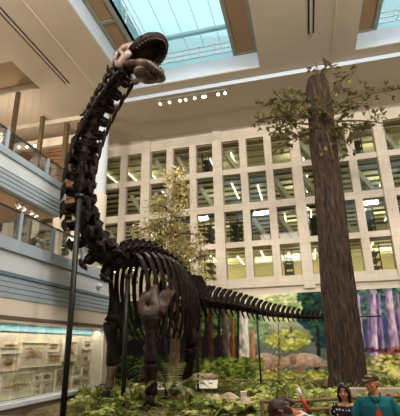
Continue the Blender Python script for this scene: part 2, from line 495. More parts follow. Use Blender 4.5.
for si, (a, b) in enumerate(((-7.0, -.85), (3.07, 9.2))):
    ZT = 14.52
    # lit white well faces
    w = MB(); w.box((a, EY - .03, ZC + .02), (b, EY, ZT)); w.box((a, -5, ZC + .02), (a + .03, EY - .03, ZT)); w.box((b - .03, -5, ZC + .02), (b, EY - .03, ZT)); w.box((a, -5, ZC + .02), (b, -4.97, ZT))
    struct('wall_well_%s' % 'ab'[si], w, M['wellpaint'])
    ia, ib = a + .98, b - 1.15
    # roof slab round the glazed shaft
    r = MB(); r.box((a - .2, -5.2, ZT + .06), (ia, EY + .2, ZT + .3)); r.box((ib, -5.2, ZT + .06), (b + .2, EY + .2, ZT + .3))
    struct('roof_well_%s' % 'ab'[si], r, M['ceiling'])
    # shade panels set in grey green frames
    for sd, (p, q) in enumerate(((a + .03, ia), (ib, b - .03))):
        y = -4.9; k = 0
        edges = [-4.9, -1.6, 1.7, 5.0, 8.3, 11.85, EY - .05] if sd == 0 else [-4.9, -.9, 3.1, 7.1, 11.1, EY - .05]
        for y0, y1 in zip(edges[:-1], edges[1:]):
            if y0 < 6: continue
            t = thing('roller_blind', 'tan roller blind, %s panel on the %s of the %s skylight' % ('end' if y1 > 15 else 'second' if y1 > 11 else 'third', ('gallery side', 'tree side')[sd] if si == 0 else ('skull side', 'outer side')[sd], ('skull', 'tree')[si]), 'blind', ((p + q) / 2, y0, ZT - .02), None)
            f = MB(); f.box((p, y0, ZT - .04), (p + .16, y1, ZT + .06)); f.box((q - .16, y0, ZT - .04), (q, y1, ZT + .06))
            f.box((p + .16, y0, ZT - .04), (q - .16, y0 + .07, ZT + .06)); f.box((p + .16, y1 - .07, ZT - .04), (q - .16, y1, ZT + .06))
            f.build('frame', M['greygreen'], t)
            f = MB(); f.box((p + .16, y0 + .07, ZT - .005), (q - .16, y1 - .07, ZT + .02)); f.build('fabric', M['tanshade'], t)
    # glazed shaft
    s = MB(); H = 16.6
    s.box((ia - .06, -5, ZT + .0), (ia, EY, ZT + .95)); s.box((ib, -5, ZT + .0), (ib + .06, EY, ZT + .95))
    s.box((ia, EY - .02, ZT + .0), (ib, EY + .06, ZT + .22))
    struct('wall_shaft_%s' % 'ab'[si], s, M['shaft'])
    rl = thing('roof_railing', 'white tube railing inside the %s skylight shaft' % ('dinosaur side', 'tree side')[si], 'railing', ((ia + ib) / 2, EY + .3, ZT + .2))
    f = MB()
    for z in (ZT + .42, ZT + .68, ZT + .95): f.bar((ia, EY + .15, z), (ib, EY + .15, z), .05)
    f.build('rail', M['white'], rl)
    n = 6
    for k in range(n):
        x = ia + .1 + (ib - ia - .2) * k / (n - 1)
        f = MB(); f.bar((x, EY + .15, ZT + .2), (x, EY + .15, ZT + .98), .05); f.build('post', M['white'], rl)
    f = MB(); 
    for z in (ZT + .42, ZT + .68, ZT + .95): f.bar((ia + .1, 2, z), (ia + .1, EY + .1, z), .03)
    f.build('side_rail', M['white'], rl)
    for k in range(5):
        y = EY - 1.4 - k * 1.6
        f = MB(); f.bar((ia + .1, y, ZT + .1), (ia + .1, y, ZT + .98), .045); f.build('side_post', M['white'], rl)
    # upper deck and glazing
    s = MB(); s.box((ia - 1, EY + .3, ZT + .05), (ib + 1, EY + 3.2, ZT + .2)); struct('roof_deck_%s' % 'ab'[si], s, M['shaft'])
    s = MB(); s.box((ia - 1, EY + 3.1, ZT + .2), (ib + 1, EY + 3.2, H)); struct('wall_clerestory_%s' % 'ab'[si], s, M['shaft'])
    for k in range(6):
        y0 = EY + 3.2 - (k + 1) * 2.9; y1 = y0 + 2.9
        gl = MB(); gl.box((ia - 1, y0, H), (ib + 1, y1, H + .02)); w = struct('window_%d' % (wn + 1), gl, M['skyglass'], loc=(ia, y0, H)); wn += 1
        f = MB()
        x = ia - 1; j = 0
        while x < ib + 1.01:
            f.box((x - .010, y0, H - .02), (x + .010, y1, H)); x += .84
        f.box((ia - 1, y0 - .10, H - .14), (ib + 1, y0 + .10, H))
        f.build('glazing_bar', M['shaftbar'], w)
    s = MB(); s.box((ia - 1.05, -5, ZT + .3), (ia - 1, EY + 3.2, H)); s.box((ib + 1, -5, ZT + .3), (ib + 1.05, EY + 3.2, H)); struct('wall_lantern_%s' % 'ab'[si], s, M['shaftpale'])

# ---- left side: ground wall with the fossil case opening
WX = -7.5
CY0, CY1, CZ0, CZ1 = 5.0, 14.9, .86, 2.86
w = MB()
w.box((WX - .6, 2, 0), (WX, 15.2, CZ0 - .12)); w.box((WX - .6, 2, CZ1 + .02), (WX, 15.2, 3.44))
w.box((WX - .6, 2, CZ0 - .12), (WX, CY0, CZ1 + .02)); w.box((WX - .6, CY1, CZ0 - .12), (WX, 15.2, CZ1 + .02))
w.box((WX - .7, 2, CZ0 - .12), (WX - .6, 15.2, CZ1 + .02))
w.box((WX - 9.3, 15.0, 0), (WX - .6, 15.2, 4.3))
struct('wall_left', w, M['cream'])
b = MB(); b.box((WX, 2, 0), (WX + .04, 15.25, .70)); struct('baseboard_left', b, M['plinth'])
b = MB(); b.box((WX, CY0, CZ1 + .03), (WX + .05, 15.2, CZ1 + .13)); struct('trim_3', b, M['plinth'])
b = MB()
for k in range(4): b.box((WX, 2, 3.44 + k * .135), (WX + .03 + .01 * k, 15.25, 3.44 + k * .135 + .12))
b.box((WX - .6, 2, 3.44), (WX, 15.2, 3.98)); struct('trim_4', b, M['bluegrey'])
b = MB(); b.box((WX - .6, 2, 3.98), (WX + .10, 15.3, 4.08)); struct('trim_5', b, M['bluedark'])
b = MB(); b.box((WX - .6, 2, 4.08), (WX + .06, 15.25, 4.62)); struct('trim_6', b, M['white'])
b = MB(); b.box((WX - .6, 2, 4.62), (WX + .16, 15.32, 4.74)); b.box((WX - .6, 2, 4.74), (WX + .10, 15.28, 4.97)); struct('trim_7', b, M['bluegrey'])
s = MB(); s.box((-17, 2, 4.3), (WX - .6, 15.2, 4.6)); struct('floor_gallery', s, M['cream'])


def glass_rail(label, x, y0, y1, z0, z1, posts):
    t = thing('glass_railing', label, 'railing', (x, (y0 + y1) / 2, z0))
    h = MB(); h.bar((x, y0, z1), (x, y1, z1), .05, .05); h.build('handrail', M['darkframe'], t, 'dark handrail')
    yy = [y0] + posts + [y1]
    for a, b in zip(yy[:-1], yy[1:]):
        g = MB(); g.box((x - .008, a + .06, z0 + .02), (x + .008, b - .06, z1 - .03)); g.build('glass_panel', M['railglass'], t)
    for p in posts:
        g = MB(); g.box((x - .04, p - .06, z0), (x + .04, p + .06, z1 + .0)); g.build('post', M['bluegrey'], t)
    return t


glass_rail('glass railing with blue posts on the lower gallery', WX, 5, 15.1, 4.97, 5.80, [7.4, 9.45, 11.05, 12.9])
# upper gallery
UX, UY = WX, 11.5
b = MB(); b.box((-16.9, 2, 6.28), (UX - .25, UY - .2, 6.42)); struct('ceiling_gallery', b, mat('gallery_soffit', hexc(196, 170, 142), .8, .03, 1))
b = MB()
for k in range(4): b.box((UX - .3 - .0, 2, 6.30 + k * .12), (UX - .04 + .015 * k, UY - .04 + .015 * k, 6.30 + k * .12 + .108))
b.box((-16.9, UY - .3, 6.3), (UX - .3, UY, 6.8)); struct('trim_8', b, M['bluegrey'])
b = MB(); b.box((UX - .3, 2, 6.78), (UX + .02, UY + .02, 7.16)); b.box((-16.9, UY - .3, 6.78), (UX - .3, UY + .02, 7.16)); struct('trim_9', b, M['bluelight'])
b = MB(); b.box((UX - .3, 2, 7.16), (UX + .08, UY + .08, 7.36)); b.box((-16.9, UY - .3, 7.16), (UX - .3, UY + .08, 7.36)); struct('trim_10', b, M['bluegrey'])
b = MB(); b.box((-16.9, 2, 6.42), (UX - .3, UY - .3, 6.9)); struct('floor_upper_gallery', b, M['cream'])
glass_rail('glass railing with thin dark handrail on the upper gallery', UX - .02, 4, UY - .02, 7.36, 7.94, [6.0, 8.5, 10.4])
# wood clad wall and posts of the upper gallery
for i, (p, q, r) in enumerate(((at(18, 95, 14.0), at(10, 152, 14.0), .10), (at(42, 133, 16.2), at(37, 168, 16.2), .11), (at(66, 141, 16.8), at(61, 190, 16.8), .13))):
    zt = ZC - .02
    f = MB(); f.box((q.x - r / 1.2, q.y - r / 1.2, 6.9), (q.x + r / 1.2, q.y + r / 1.2, zt)); o = struct('column_gallery_%s' % 'abc'[i], f, M['postwood'])
w = MB()
for k in range(14): w.box((-17, 17.9, 9.4 + k * .24), (-9.9, 18.0, 9.4 + k * .24 + .21))
w.box((-17, 18.0, 9.4), (-9.9, 18.15, 12.8)); struct('wall_wood', w, M['wood'])
w = MB(); w.box((-17, 17.7, 12.8), (-9.9, 18.2, 13.3)); struct('beam_wood_wall', w, M['cream'])
# round column
f = MB(); f.loft([(-9.2, 17, 9.25), (-9.2, 17, ZC)], [.30, .30], 24); struct('column_upper', f, M['bluelight'], smooth=False)
f = MB(); f.loft([(-9.2, 17, 0), (-9.2, 17, 9.25)], [.37, .37], 24); struct('column_lower', f, M['cream'])
# cream counter behind the lower rail
b = MB(); b.box((-12, 15.6, 4.6), (-9.7, 16.6, 5.7)); b2 = b.build('gallery_counter', M['cream'], ground=True); tag(b2, 'cream counter block standing behind the lower gallery railing', 'counter')
s = MB(); s.box((-17, 15.2, 4.3), (-9.6, 17.5, 4.6)); struct('floor_gallery_back', s, M['cream'])
for i, (px, yy) in enumerate(((6, 15.9), (32, 16.4), (57, 16.8))):
    p = at(px, 240, yy); f = MB(); f.box((p.x - .18, p.y - .18, 4.6), (p.x + .18, p.y + .18, 8.4)); struct('pillar_cream_%s' % 'abc'[i], f, M['cream'])

for k in range(8):
    y0 = 6.6 + k * 1.6; wn += 1
    g = MB(); g.box((-16.99, y0, 5.0), (-16.96, y0 + 1.05, 6.15)); w_ = struct('window_%d' % wn, g, M['nightglass'], loc=(-17, y0, 5.0))
    f = MB()
    f.box((-17, y0 - .06, 4.94), (-16.92, y0, 6.21)); f.box((-17, y0 + 1.05, 4.94), (-16.92, y0 + 1.11, 6.21)); f.box((-17, y0, 6.15), (-16.92, y0 + 1.05, 6.21)); f.box((-17, y0, 5.55), (-16.93, y0 + 1.05, 5.59)); f.build('window_frame', M['frame'], w_)
    f = MB(); f.box((-17, y0 + 1.2, 4.6), (-16.75, y0 + 1.5, 6.28)); struct('pillar_gallery_%s' % 'abcdefgh'[k], f, M['cream'])
# gallery monitor seen through the railing
t = thing('tilted_display', 'dark tilted display panel behind the lower gallery railing', 'screen', at(35, 244, 15.4))
p = at(35.5, 240, 15.4); d = (CR * .75 + V((0, 0, .65))).normalized(); n = V((0.2, -1, 0)).normalized()
f = MB(); f.obox(p, d * .32, d.cross(n).normalized() * .16, n * .03); f.build('screen', M['darkframe'], t)
f = MB(); f.bar((p.x, p.y + .06, 4.6), (p.x, p.y + .06, p.z), .06); f.build('stand', M['darkframe'], t)


def spot_lamp(p, aim, label, group, r=.07, big=True, parent=None):
    """small can lamp hanging from p, pointing along aim"""
    p = V(p); aim = V(aim).normalized()
    t = thing('spot_lamp', label, 'ceiling light', p, group)
    c = p - V((0, 0, r * 2.2))
    f = MB(); f.bar(p, c, .025); f.build('stem', M['metal'], t)
    f = MB(); f.loft([c - aim * r * 1.4, c - aim * r * .8, c + aim * r * 1.1], [r * .5, r, r], 12); f.build('can', M['metal'], t)
    f = MB(); f.loft([c + aim * r * 1.1, c + aim * r * 1.25], [r * .9, r * .8], 12); f.build('bulb', M['bulb'] if big else M['bulbsmall'], t)
    return c + aim * (r * 1.4)


trk = MB(); pa, pb = at(158, 92, 15.95), at(227, 82.5, 15.95); zt = 13.32
trk.box((pa.x, 15.92, zt), (pb.x, 15.98, zt + .04))
tt = thing('lamp_track', 'thin grey lamp track hanging below the skylight edge', 'track', ((pa.x + pb.x) / 2, 15.95, zt))
trk.build('rail', M['metal'], tt)
for x in (pa.x + .3, (pa.x + pb.x) / 2, pb.x - .2):
    f = MB(); f.bar((x, 15.95, zt + .04), (x, 15.95, ZC - .2), .025); f.build('hanger', M['metal'], tt)
SPOTS = []
order = ['first', 'second', 'third', 'fourth', 'fifth', 'sixth', 'seventh', 'eighth', 'ninth']
for i, px in enumerate((161, 170, 180, 186, 195, 203, 205, 218, 225)):
    p = at(px, 88, 15.95)
    SPOTS.append(spot_lamp((p.x, 15.95, zt), (rnd.uniform(-.2, .2), -.6, -.75), 'glowing spot lamp on the skylight track, %s from the skull end' % order[i], 'spot lamps on the skylight track', .075))
for i, (px, py) in enumerate(((19, 199), (24, 202), (31.5, 206), (36, 208.5))):
    d = ray(px, py); p = CAM + d * ((6.28 - CAM.z + .06) / d.z)
    spot_lamp((p.x, p.y, 6.28), (.3, .4, -.8), 'small spot lamp under the upper gallery, %s towards its corner' % order[i], 'spot lamps under the upper gallery', .06, big=False)
for i, (px, py) in enumerate(((19, 147), (27, 147), (35, 146), (5, 128))):
    p = at(px, py, 13.8)
    gl_ = thing('gallery_lamp', 'tiny glowing lamp on a thin rod high in the upper gallery', 'ceiling light', p, 'tiny lamps of the upper gallery')
    f = MB(); f.blob(p, .06, 0, 1); f.build('bulb', M['bulbsmall'], gl_)
    f = MB(); f.bar(p, (p.x, p.y, ZC - .02), .008); f.build('rod', M['metal'], gl_)
# ================================================================= painted forest mural (flat picture on the wall)
import numpy as np
ng = np.random.default_rng(5)
MX0, MX1, MZ0, MZ1, MR = -9.3, 8.5, .35, 4.42, .034
NXm = int((MX1 - MX0) / MR) + 1; NZm = int((MZ1 - MZ0) / MR) + 1
gx = np.linspace(MX0, MX1, NXm)[None, :].repeat(NZm, 0); gzz = np.linspace(MZ0, MZ1, NZm)[:, None].repeat(NXm, 1)


def vnoise(sx, sz, seed):
    g = np.random.default_rng(seed).random((int((MZ1 - MZ0) / sz) + 3, int((MX1 - MX0) / sx) + 3))
    u = (gx - MX0) / sx; v = (gzz - MZ0) / sz
    i = u.astype(int); j = v.astype(int); fu = u - i; fv = v - j
    fu = fu * fu * (3 - 2 * fu); fv = fv * fv * (3 - 2 * fv)
    return (g[j, i] * (1 - fu) + g[j, i + 1] * fu) * (1 - fv) + (g[j + 1, i] * (1 - fu) + g[j + 1, i + 1] * fu) * fv


def fbm(s, seed, o=3):
    t = 0; a = 1; n = 0
    for k in range(o):
        t = t + a * vnoise(s / 2 ** k, s / 2 ** k, seed + k * 17); n += a; a *= .6
    return t / n


IMG = np.zeros((NZm, NXm, 3))


def over(mask, c):
    global IMG
    mask = np.clip(mask, 0, 1)[..., None]
    c = np.array(c, float)
    IMG = IMG * (1 - mask) + c * mask


def mpx(px, py):
    p = at(px, py, 19.9); return p.x, p.z


def band(xa, xb, w=.5):
    return np.clip((gx - xa) / w + .5, 0, 1) * np.clip((xb - gx) / w + .5, 0, 1)


def dabs(n, x0, x1, z0, z1, r, cols, alpha=.85, flat=.6):
    for _ in range(n):
        cx = ng.uniform(x0, x1); cz = ng.uniform(z0, z1); rr = r * ng.uniform(.5, 1.3)
        c = np.array(cols[ng.integers(len(cols))], float) * ng.uniform(.88, 1.1)
        i0 = max(0, int((cx - rr - MX0) / MR)); i1 = min(NXm, int((cx + rr - MX0) / MR) + 2)
        j0 = max(0, int((cz - rr - MZ0) / MR)); j1 = min(NZm, int((cz + rr - MZ0) / MR) + 2)
        if i1 <= i0 or j1 <= j0: continue
        d = ((gx[j0:j1, i0:i1] - cx) / rr) ** 2 + ((gzz[j0:j1, i0:i1] - cz) / (rr * flat)) ** 2
        a = (np.clip(1.3 - d, 0, 1) * alpha)[..., None]
        IMG[j0:j1, i0:i1] = IMG[j0:j1, i0:i1] * (1 - a) + c * a


def crown(px, py, rx, rz, cols, n=220, r=.13):
    x, z = mpx(px, py)
    for _ in range(n):
        w = ng.uniform(0, 2 * PI); k = math.sqrt(ng.random())
        cx = x + rx * k * math.cos(w); cz = z + rz * k * math.sin(w)
        dabs(1, cx, cx, cz, cz, r, cols)


def trunk(pxa, pya, pxb, pyb, w, c, c2, rough=.5):
    (xa, za), (xb, zb) = mpx(pxa, pya), mpx(pxb, pyb)
    t = np.clip((gzz - zb) / (za - zb), 0, 1)
    cx = xb + (xa - xb) * t + .05 * (vnoise(3, .8, int(pxa * 7)) - .5)
    ww = w * (1.15 - .35 * t)
    d = (gx - cx) / ww
    m_ = np.clip((.5 - np.abs(d)) * 8, 0, 1) * np.clip((gzz - zb) / .1, 0, 1) * np.clip((za - gzz) / .2 + 1, 0, 1)
    nz = vnoise(.08, .22, int(pxa * 3) + 1)
    k = np.clip(nz * rough + (.5 + d) * .7 - .15, 0, 1)[..., None]
    c_ = np.array(c, float) * (1 - k) + np.array(c2, float) * k
    over(m_, c_)


xL = mpx(200, 340)[0]; xM = mpx(246, 340)[0]; xR = mpx(352, 340)[0]
n1 = fbm(1.2, 1); n2 = fbm(.5, 30)
base = np.array((66, 72, 46.)) + (n1[..., None] - .5) * np.array((90, 100, 50.))
over(np.ones_like(gx), base)
# dense dark forest behind the skeleton, thinning to a bright misty clearing
over((gx < xM + .2) * np.clip((3.2 - gzz) / .8, 0, 1) * .7, (54, 44, 36))
dabs(900, MX0, xM, 2.6, 4.45, .17, [(84, 112, 62), (58, 88, 50), (112, 134, 78), (44, 66, 40), (140, 150, 96)])
over(band(xM - .2, mpx(332, 340)[0], 1.4) * np.clip(.55 + .8 * (n2 - .3), 0, .95), (176, 186, 156))
over(band(mpx(256, 340)[0], mpx(300, 340)[0], 1.2) * np.clip((gzz - 2.5) / 1.4, 0, 1) * .8, (226, 218, 186))
over(band(mpx(244, 340)[0], mpx(335, 340)[0], .8) * np.clip((3.0 - gzz) / .8, 0, 1) * .75, (112, 122, 116))
over(band(xR - .6, MX1 + 1, .8) * np.clip(.5 + n2 * .7, 0, 1), (92, 100, 140))
over(band(xR - .6, MX1 + 1, .8) * np.clip((2.6 - gzz) / 1.0, 0, 1) * .6, (132, 118, 150))
crown(238, 318, 1.1, .8, [(96, 132, 86), (70, 106, 70), (134, 160, 108)], 300)
crown(316, 308, 1.0, 1.0, [(52, 92, 74), (40, 74, 66), (78, 116, 82), (62, 92, 104)], 520)
crown(330, 335, .8, .6, [(52, 86, 86), (62, 92, 110), (84, 116, 92)], 240)
crown(282, 308, .9, .6, [(176, 190, 130), (150, 172, 116), (206, 208, 156)], 200)
crown(258, 330, .5, .6, [(120, 150, 110), (150, 172, 130)], 90)
crown(370, 298, 1.2, .5, [(92, 136, 112), (70, 112, 96), (128, 158, 126), (112, 104, 140)], 420)
crown(396, 300, 1.0, .7, [(96, 140, 116), (72, 108, 98), (140, 130, 160)], 260)
dabs(500, xR - .4, MX1, 3.2, 4.42, .15, [(86, 126, 110), (66, 102, 92), (120, 150, 120), (110, 100, 140)])
# trunks of the dark forest
for px, w, c, c2 in ((112, .3, (36, 30, 26), (70, 54, 40)), (122, .22, (40, 34, 28), (88, 64, 44)), (148, .3, (30, 26, 22), (66, 50, 38)), (158, .25, (38, 32, 24), (84, 62, 42)), (163, .2, (34, 28, 22), (74, 56, 40)),
                     (199, .32, (58, 40, 32), (116, 84, 62)), (206, .2, (40, 28, 24), (84, 56, 40)), (211, .3, (70, 48, 34), (128, 94, 68)), (219, .18, (44, 34, 28), (92, 66, 46)), (233, .2, (116, 76, 44), (176, 128, 76)), (238, .14, (50, 40, 34), (110, 84, 60))):
    trunk(px - rnd.uniform(-1, 1), 296, px, 382, w, c, c2)
trunk(224.5, 300, 227, 372, .42, (66, 60, 56), (150, 136, 124))
trunk(243.5, 300, 244, 376, .52, (132, 128, 118), (236, 228, 214), .8)
trunk(253, 332, 252.5, 362, .26, (150, 108, 76), (206, 166, 126))
trunk(318, 330, 319, 358, .16, (60, 56, 60), (96, 90, 84))
trunk(286, 334, 286.5, 352, .1, (66, 64, 52), (110, 104, 80)); trunk(291, 330, 291, 352, .1, (60, 60, 52), (100, 96, 80))
crown(288, 340, .95, .42, [(196, 196, 96), (170, 178, 84), (216, 208, 124), (140, 152, 76)], 190, .12)
trunk(357, 296, 364.5, 372, .24, (96, 80, 130), (206, 190, 216)); trunk(373, 292, 374, 372, .36, (112, 88, 128), (238, 220, 226)); trunk(378, 296, 383, 368, .24, (88, 72, 116), (190, 170, 200))
trunk(388, 292, 398, 374, .4, (110, 86, 124), (240, 222, 226)); trunk(397, 296, 403, 366, .2, (92, 70, 110), (200, 176, 190))
trunk(368, 300, 369, 350, .1, (96, 90, 130), (150, 140, 170))
for px in (412, 425, 441): trunk(px - 6, 290, px, 374, .34, (100, 80, 120), (226, 208, 220))


def poly(pts, c, c2, seed=0):
    P = [mpx(*p) for p in pts]
    # round the outline off
    for _ in range(2):
        Q = []
        for a, b in zip(P, P[1:] + P[:1]):
            Q += [(a[0] * .75 + b[0] * .25, a[1] * .75 + b[1] * .25), (a[0] * .25 + b[0] * .75, a[1] * .25 + b[1] * .75)]
        P = Q
    ins = np.zeros_like(gx, bool)
    for (xa, za), (xb, zb) in zip(P, P[1:] + P[:1]):
        if abs(za - zb) < 1e-9: continue
        cr = ((za > gzz) != (zb > gzz)) & (gx < (xb - xa) * (gzz - za) / (zb - za) + xa)
        ins ^= cr
    zc = [p[1] for p in P]; t = np.clip((gzz - min(zc)) / (max(zc) - min(zc)), 0, 1)
    k = np.clip(t * .9 + (vnoise(.12, .12, 70 + seed) - .5) * .5, 0, 1)[..., None]
    over(ins * .97, np.array(c, float) * (1 - k) + np.array(c2, float) * k)


# two horned plant eaters of the clearing and one behind the purple trunks
DC2 = (214, 190, 168)
poly([(250, 371), (252, 360), (258, 354), (266, 352.5), (274, 355), (280, 359), (284, 363), (283, 370), (276, 374), (262, 375)], (150, 118, 98), DC2, 1)
poly([(297, 374), (299, 366), (303, 366), (302, 376)], (84, 58, 46), (112, 80, 62), 5)
poly([(313, 372), (316, 362), (321, 362), (318, 374)], (84, 58, 46), (112, 80, 62), 6)
poly([(278, 364), (283, 357), (291, 354.5), (303, 353), (315, 354), (324, 360), (333, 363), (331, 366), (321, 366), (316, 367), (306, 366), (302, 375), (297, 375), (296, 366), (288, 366), (282, 369)], (146, 114, 94), DC2, 2)
poly([(289, 357), (293, 352), (297, 357), (296, 365), (291, 366)], (138, 108, 88), (196, 170, 148), 3)
poly([(374, 366), (378, 353), (388, 347), (400, 345), (415, 352), (416, 368)], (92, 62, 62), (176, 128, 116), 4)
dabs(60, mpx(360, 350)[0], mpx(405, 350)[0], 1.75, 1.9, .07, [(120, 60, 70), (90, 50, 70)], .6)
# undergrowth
dabs(1100, MX0, mpx(200, 350)[0], MZ0, 1.75, .13, [(56, 74, 34), (84, 102, 48), (40, 54, 28), (110, 118, 60)])
dabs(700, mpx(200, 350)[0], mpx(262, 350)[0], MZ0, 1.62, .12, [(128, 142, 70), (96, 116, 56), (160, 168, 92), (70, 90, 44)])
dabs(260, mpx(256, 350)[0], xR + .3, .75, 1.05,.09, [(206, 202, 110), (176, 180, 88), (132, 142, 70)])
dabs(900, mpx(256, 350)[0], xR + .3, MZ0, .82, .12, [(206, 202, 110), (176, 180, 88), (222, 214, 136), (132, 142, 70)])
dabs(1000, xR, MX1, MZ0, 1.62, .12, [(216, 210, 120), (186, 186, 96), (228, 220, 146), (142, 148, 80), (112, 124, 70)])

IMG = np.clip((IMG - 118) * 1.5 + 98 + (fbm(.18, 90)[..., None] - .5) * 30, 6, 245)
IMG = IMG * .76 + IMG.mean(2, keepdims=True) * .24
# the finished picture hangs on the wall as a board with canvas thickness
vs = [(MX0 + i * (MX1 - MX0) / (NXm - 1), 19.86, MZ0 + j * (MZ1 - MZ0) / (NZm - 1)) for j in range(NZm) for i in range(NXm)]
fs = [(j * NXm + i, j * NXm + i + 1, (j + 1) * NXm + i + 1, (j + 1) * NXm + i) for j in range(NZm - 1) for i in range(NXm - 1)]
me = bpy.data.meshes.new('picture')
me.from_pydata([(x - (MX0 + MX1) / 2, 0, z - MZ0) for x, y, z in vs], [], fs)
ca = me.color_attributes.new('paint', 'FLOAT_COLOR', 'POINT')
s = IMG.reshape(-1, 3) / 255
lin = np.where(s < .04045, s / 12.92, ((s + .055) / 1.055) ** 2.4)
ca.data.foreach_set('color', np.concatenate([lin, np.ones((len(lin), 1))], 1).astype(np.float32).ravel())
mm = bpy.data.materials.new('mural_paint'); mm.use_nodes = True
b = mm.node_tree.nodes['Principled BSDF']; b.inputs['Roughness'].default_value = .75; b.inputs['Specular IOR Level'].default_value = .2
an = mm.node_tree.nodes.new('ShaderNodeVertexColor'); an.layer_name = 'paint'
mm.node_tree.links.new(an.outputs[0], b.inputs['Base Color'])
me.materials.append(mm)
mr = thing('forest_mural', 'wide painted mural of a prehistoric forest with grazing dinosaurs on the lower wall', 'mural', ((MX0 + MX1) / 2, 19.86, MZ0))
o = bpy.data.objects.new('picture', me); col.objects.link(o); o.parent = mr
f = MB(); f.box((MX0, 19.87, MZ0), (MX1, 19.98, MZ1 + .0)); f.build('backing_board', M['cream'], mr)
# ================================================================= fossil case in the gallery wall
cs = thing('fossil_display_case', 'long glazed wall case of cream fossil slabs under a pale blue header', 'display case', (WX - .3, 10, CZ0 - .1))
f = MB(); f.box((WX - .58, CY0, CZ0), (WX - .5, CY1, CZ1)); f.build('back_panel', M['panelback'], cs)
f = MB(); f.box((WX - .5, CY0, CZ0 - .1), (WX + .12, CY1 + .05, CZ0)); f.build('sill', M['white'], cs)
f = MB(); f.box((WX - .5, CY0, CZ1 - .22), (WX - .44, CY1, CZ1)); f.build('header_panel', mat('teal_header', hexc(120, 164, 176), .6, .06, 2), cs, label='pale blue header panel')
f = MB(); f.box((WX - .2, CY0 + .1, CZ1 - .05), (WX - .12, CY1 - .1, CZ1 - .02)); f.build('strip_lamp', M['casestrip'], cs)
ye = [CY0, 7.5, 9.9, 12.3, CY1]
for a, b2 in zip(ye[:-1], ye[1:]):
    f = MB(); f.box((WX - .01, a + .01, CZ0), (WX + .0, b2 - .01, CZ1)); f.build('glass_pane', M['caseglass'], cs)
f = MB(); f.box((WX - .5, CY1 - .06, CZ0), (WX + .02, CY1, CZ1)); f.build('end_post', M['cream'], cs)
f = MB(); f.box((WX - .03, CY0, CZ1 - .03), (WX + .03, CY1, CZ1 + .02)); f.build('top_rail', M['cream'], cs)

SX = WX - .47


def slab(px0, py0, px1, py1, name, kind, framed=True):
    """a limestone slab hanging on the back panel, px box -> real size"""
    a = atx((px0 + px1) / 2, (py0 + py1) / 2, SX)
    y0 = atx(px0, (py0 + py1) / 2, SX).y; y1 = atx(px1, (py0 + py1) / 2, SX).y
    zt = atx((px0 + px1) / 2, py0, SX).z; zb = atx((px0 + px1) / 2, py1, SX).z
    zt = min(zt, CZ1 - .26); zb = max(zb, CZ0 + .03)
    if zt - zb < .06: zb = zt - .06
    t = thing('fossil_slab', name, 'fossil', (SX, (y0 + y1) / 2, zb), 'fossil slabs in the wall case')
    g = MB(); g.box((WX - .5, y0, zb), (SX, y1, zt)); g.build('stone', M['slab'], t)
    if framed:
        g = MB(); k = .035
        g.box((WX - .5, y0 - k, zb - k), (SX + .03, y1 + k, zb)); g.box((WX - .5, y0 - k, zt), (SX + .03, y1 + k, zt + k))
        g.box((WX - .5, y0 - k, zb), (SX + .03, y0, zt)); g.box((WX - .5, y1, zb), (SX + .03, y1 + k, zt)); g.build('frame', M['slabframe'], t)
    g = MB(); w = y1 - y0; h = zt - zb; cy, cz = (y0 + y1) / 2, (zb + zt) / 2
    if kind == 'fish':
        g.blob((SX, cy, cz), (.018, w * .34, h * .2), .2, 2, rnd.randint(0, 99))
        g.plate([(SX, cy + w * .3, cz), (SX, cy + w * .42, cz + h * .22), (SX, cy + w * .42, cz - h * .22)], .02, (1, 0, 0))
        for k in range(7): g.bar((SX + .004, cy - w * .25 + k * w * .07, cz - h * .22), (SX + .004, cy - w * .2 + k * w * .07, cz + h * .24), .014)
    elif kind == 'bones':
        g.loft([(SX, y0 + w * .12, cz - h * .05), (SX, cy, cz + h * .06), (SX, y1 - w * .1, cz - h * .02)], [.02, .03, .012], 6)
        for k in range(12):
            yy = y0 + w * (.15 + .06 * k); dz = h * (.3 - .02 * abs(k - 6)) * rnd.uniform(.5, 1.05) * (1 if k % 2 else -1)
            g.loft([(SX, yy, cz), (SX, yy + w * .05, cz + dz * .6), (SX, yy + w * .04, cz + dz)], [.014, .012, .006], 5)
    elif kind == 'wings':
        g.blob((SX, cy, cz), (.02, w * .07, h * .16), .2, 2, 4)
        for sg in (-1, 1):
            for k in range(4):
                g.loft([(SX, cy, cz), (SX, cy + sg * w * (.16 + .05 * k), cz + h * (.3 - .16 * k)), (SX, cy + sg * w * (.34 + .02 * k), cz + h * (.22 - .2 * k))], [.02, .014, .006], 5)
    else:
        for k in range(4): g.blob((SX, cy + w * rnd.uniform(-.3, .3), cz + h * rnd.uniform(-.28, .28)), (.016, w * .12, h * .12), .3, 1, k)
    g.build('fossil', M['fossil'], t)


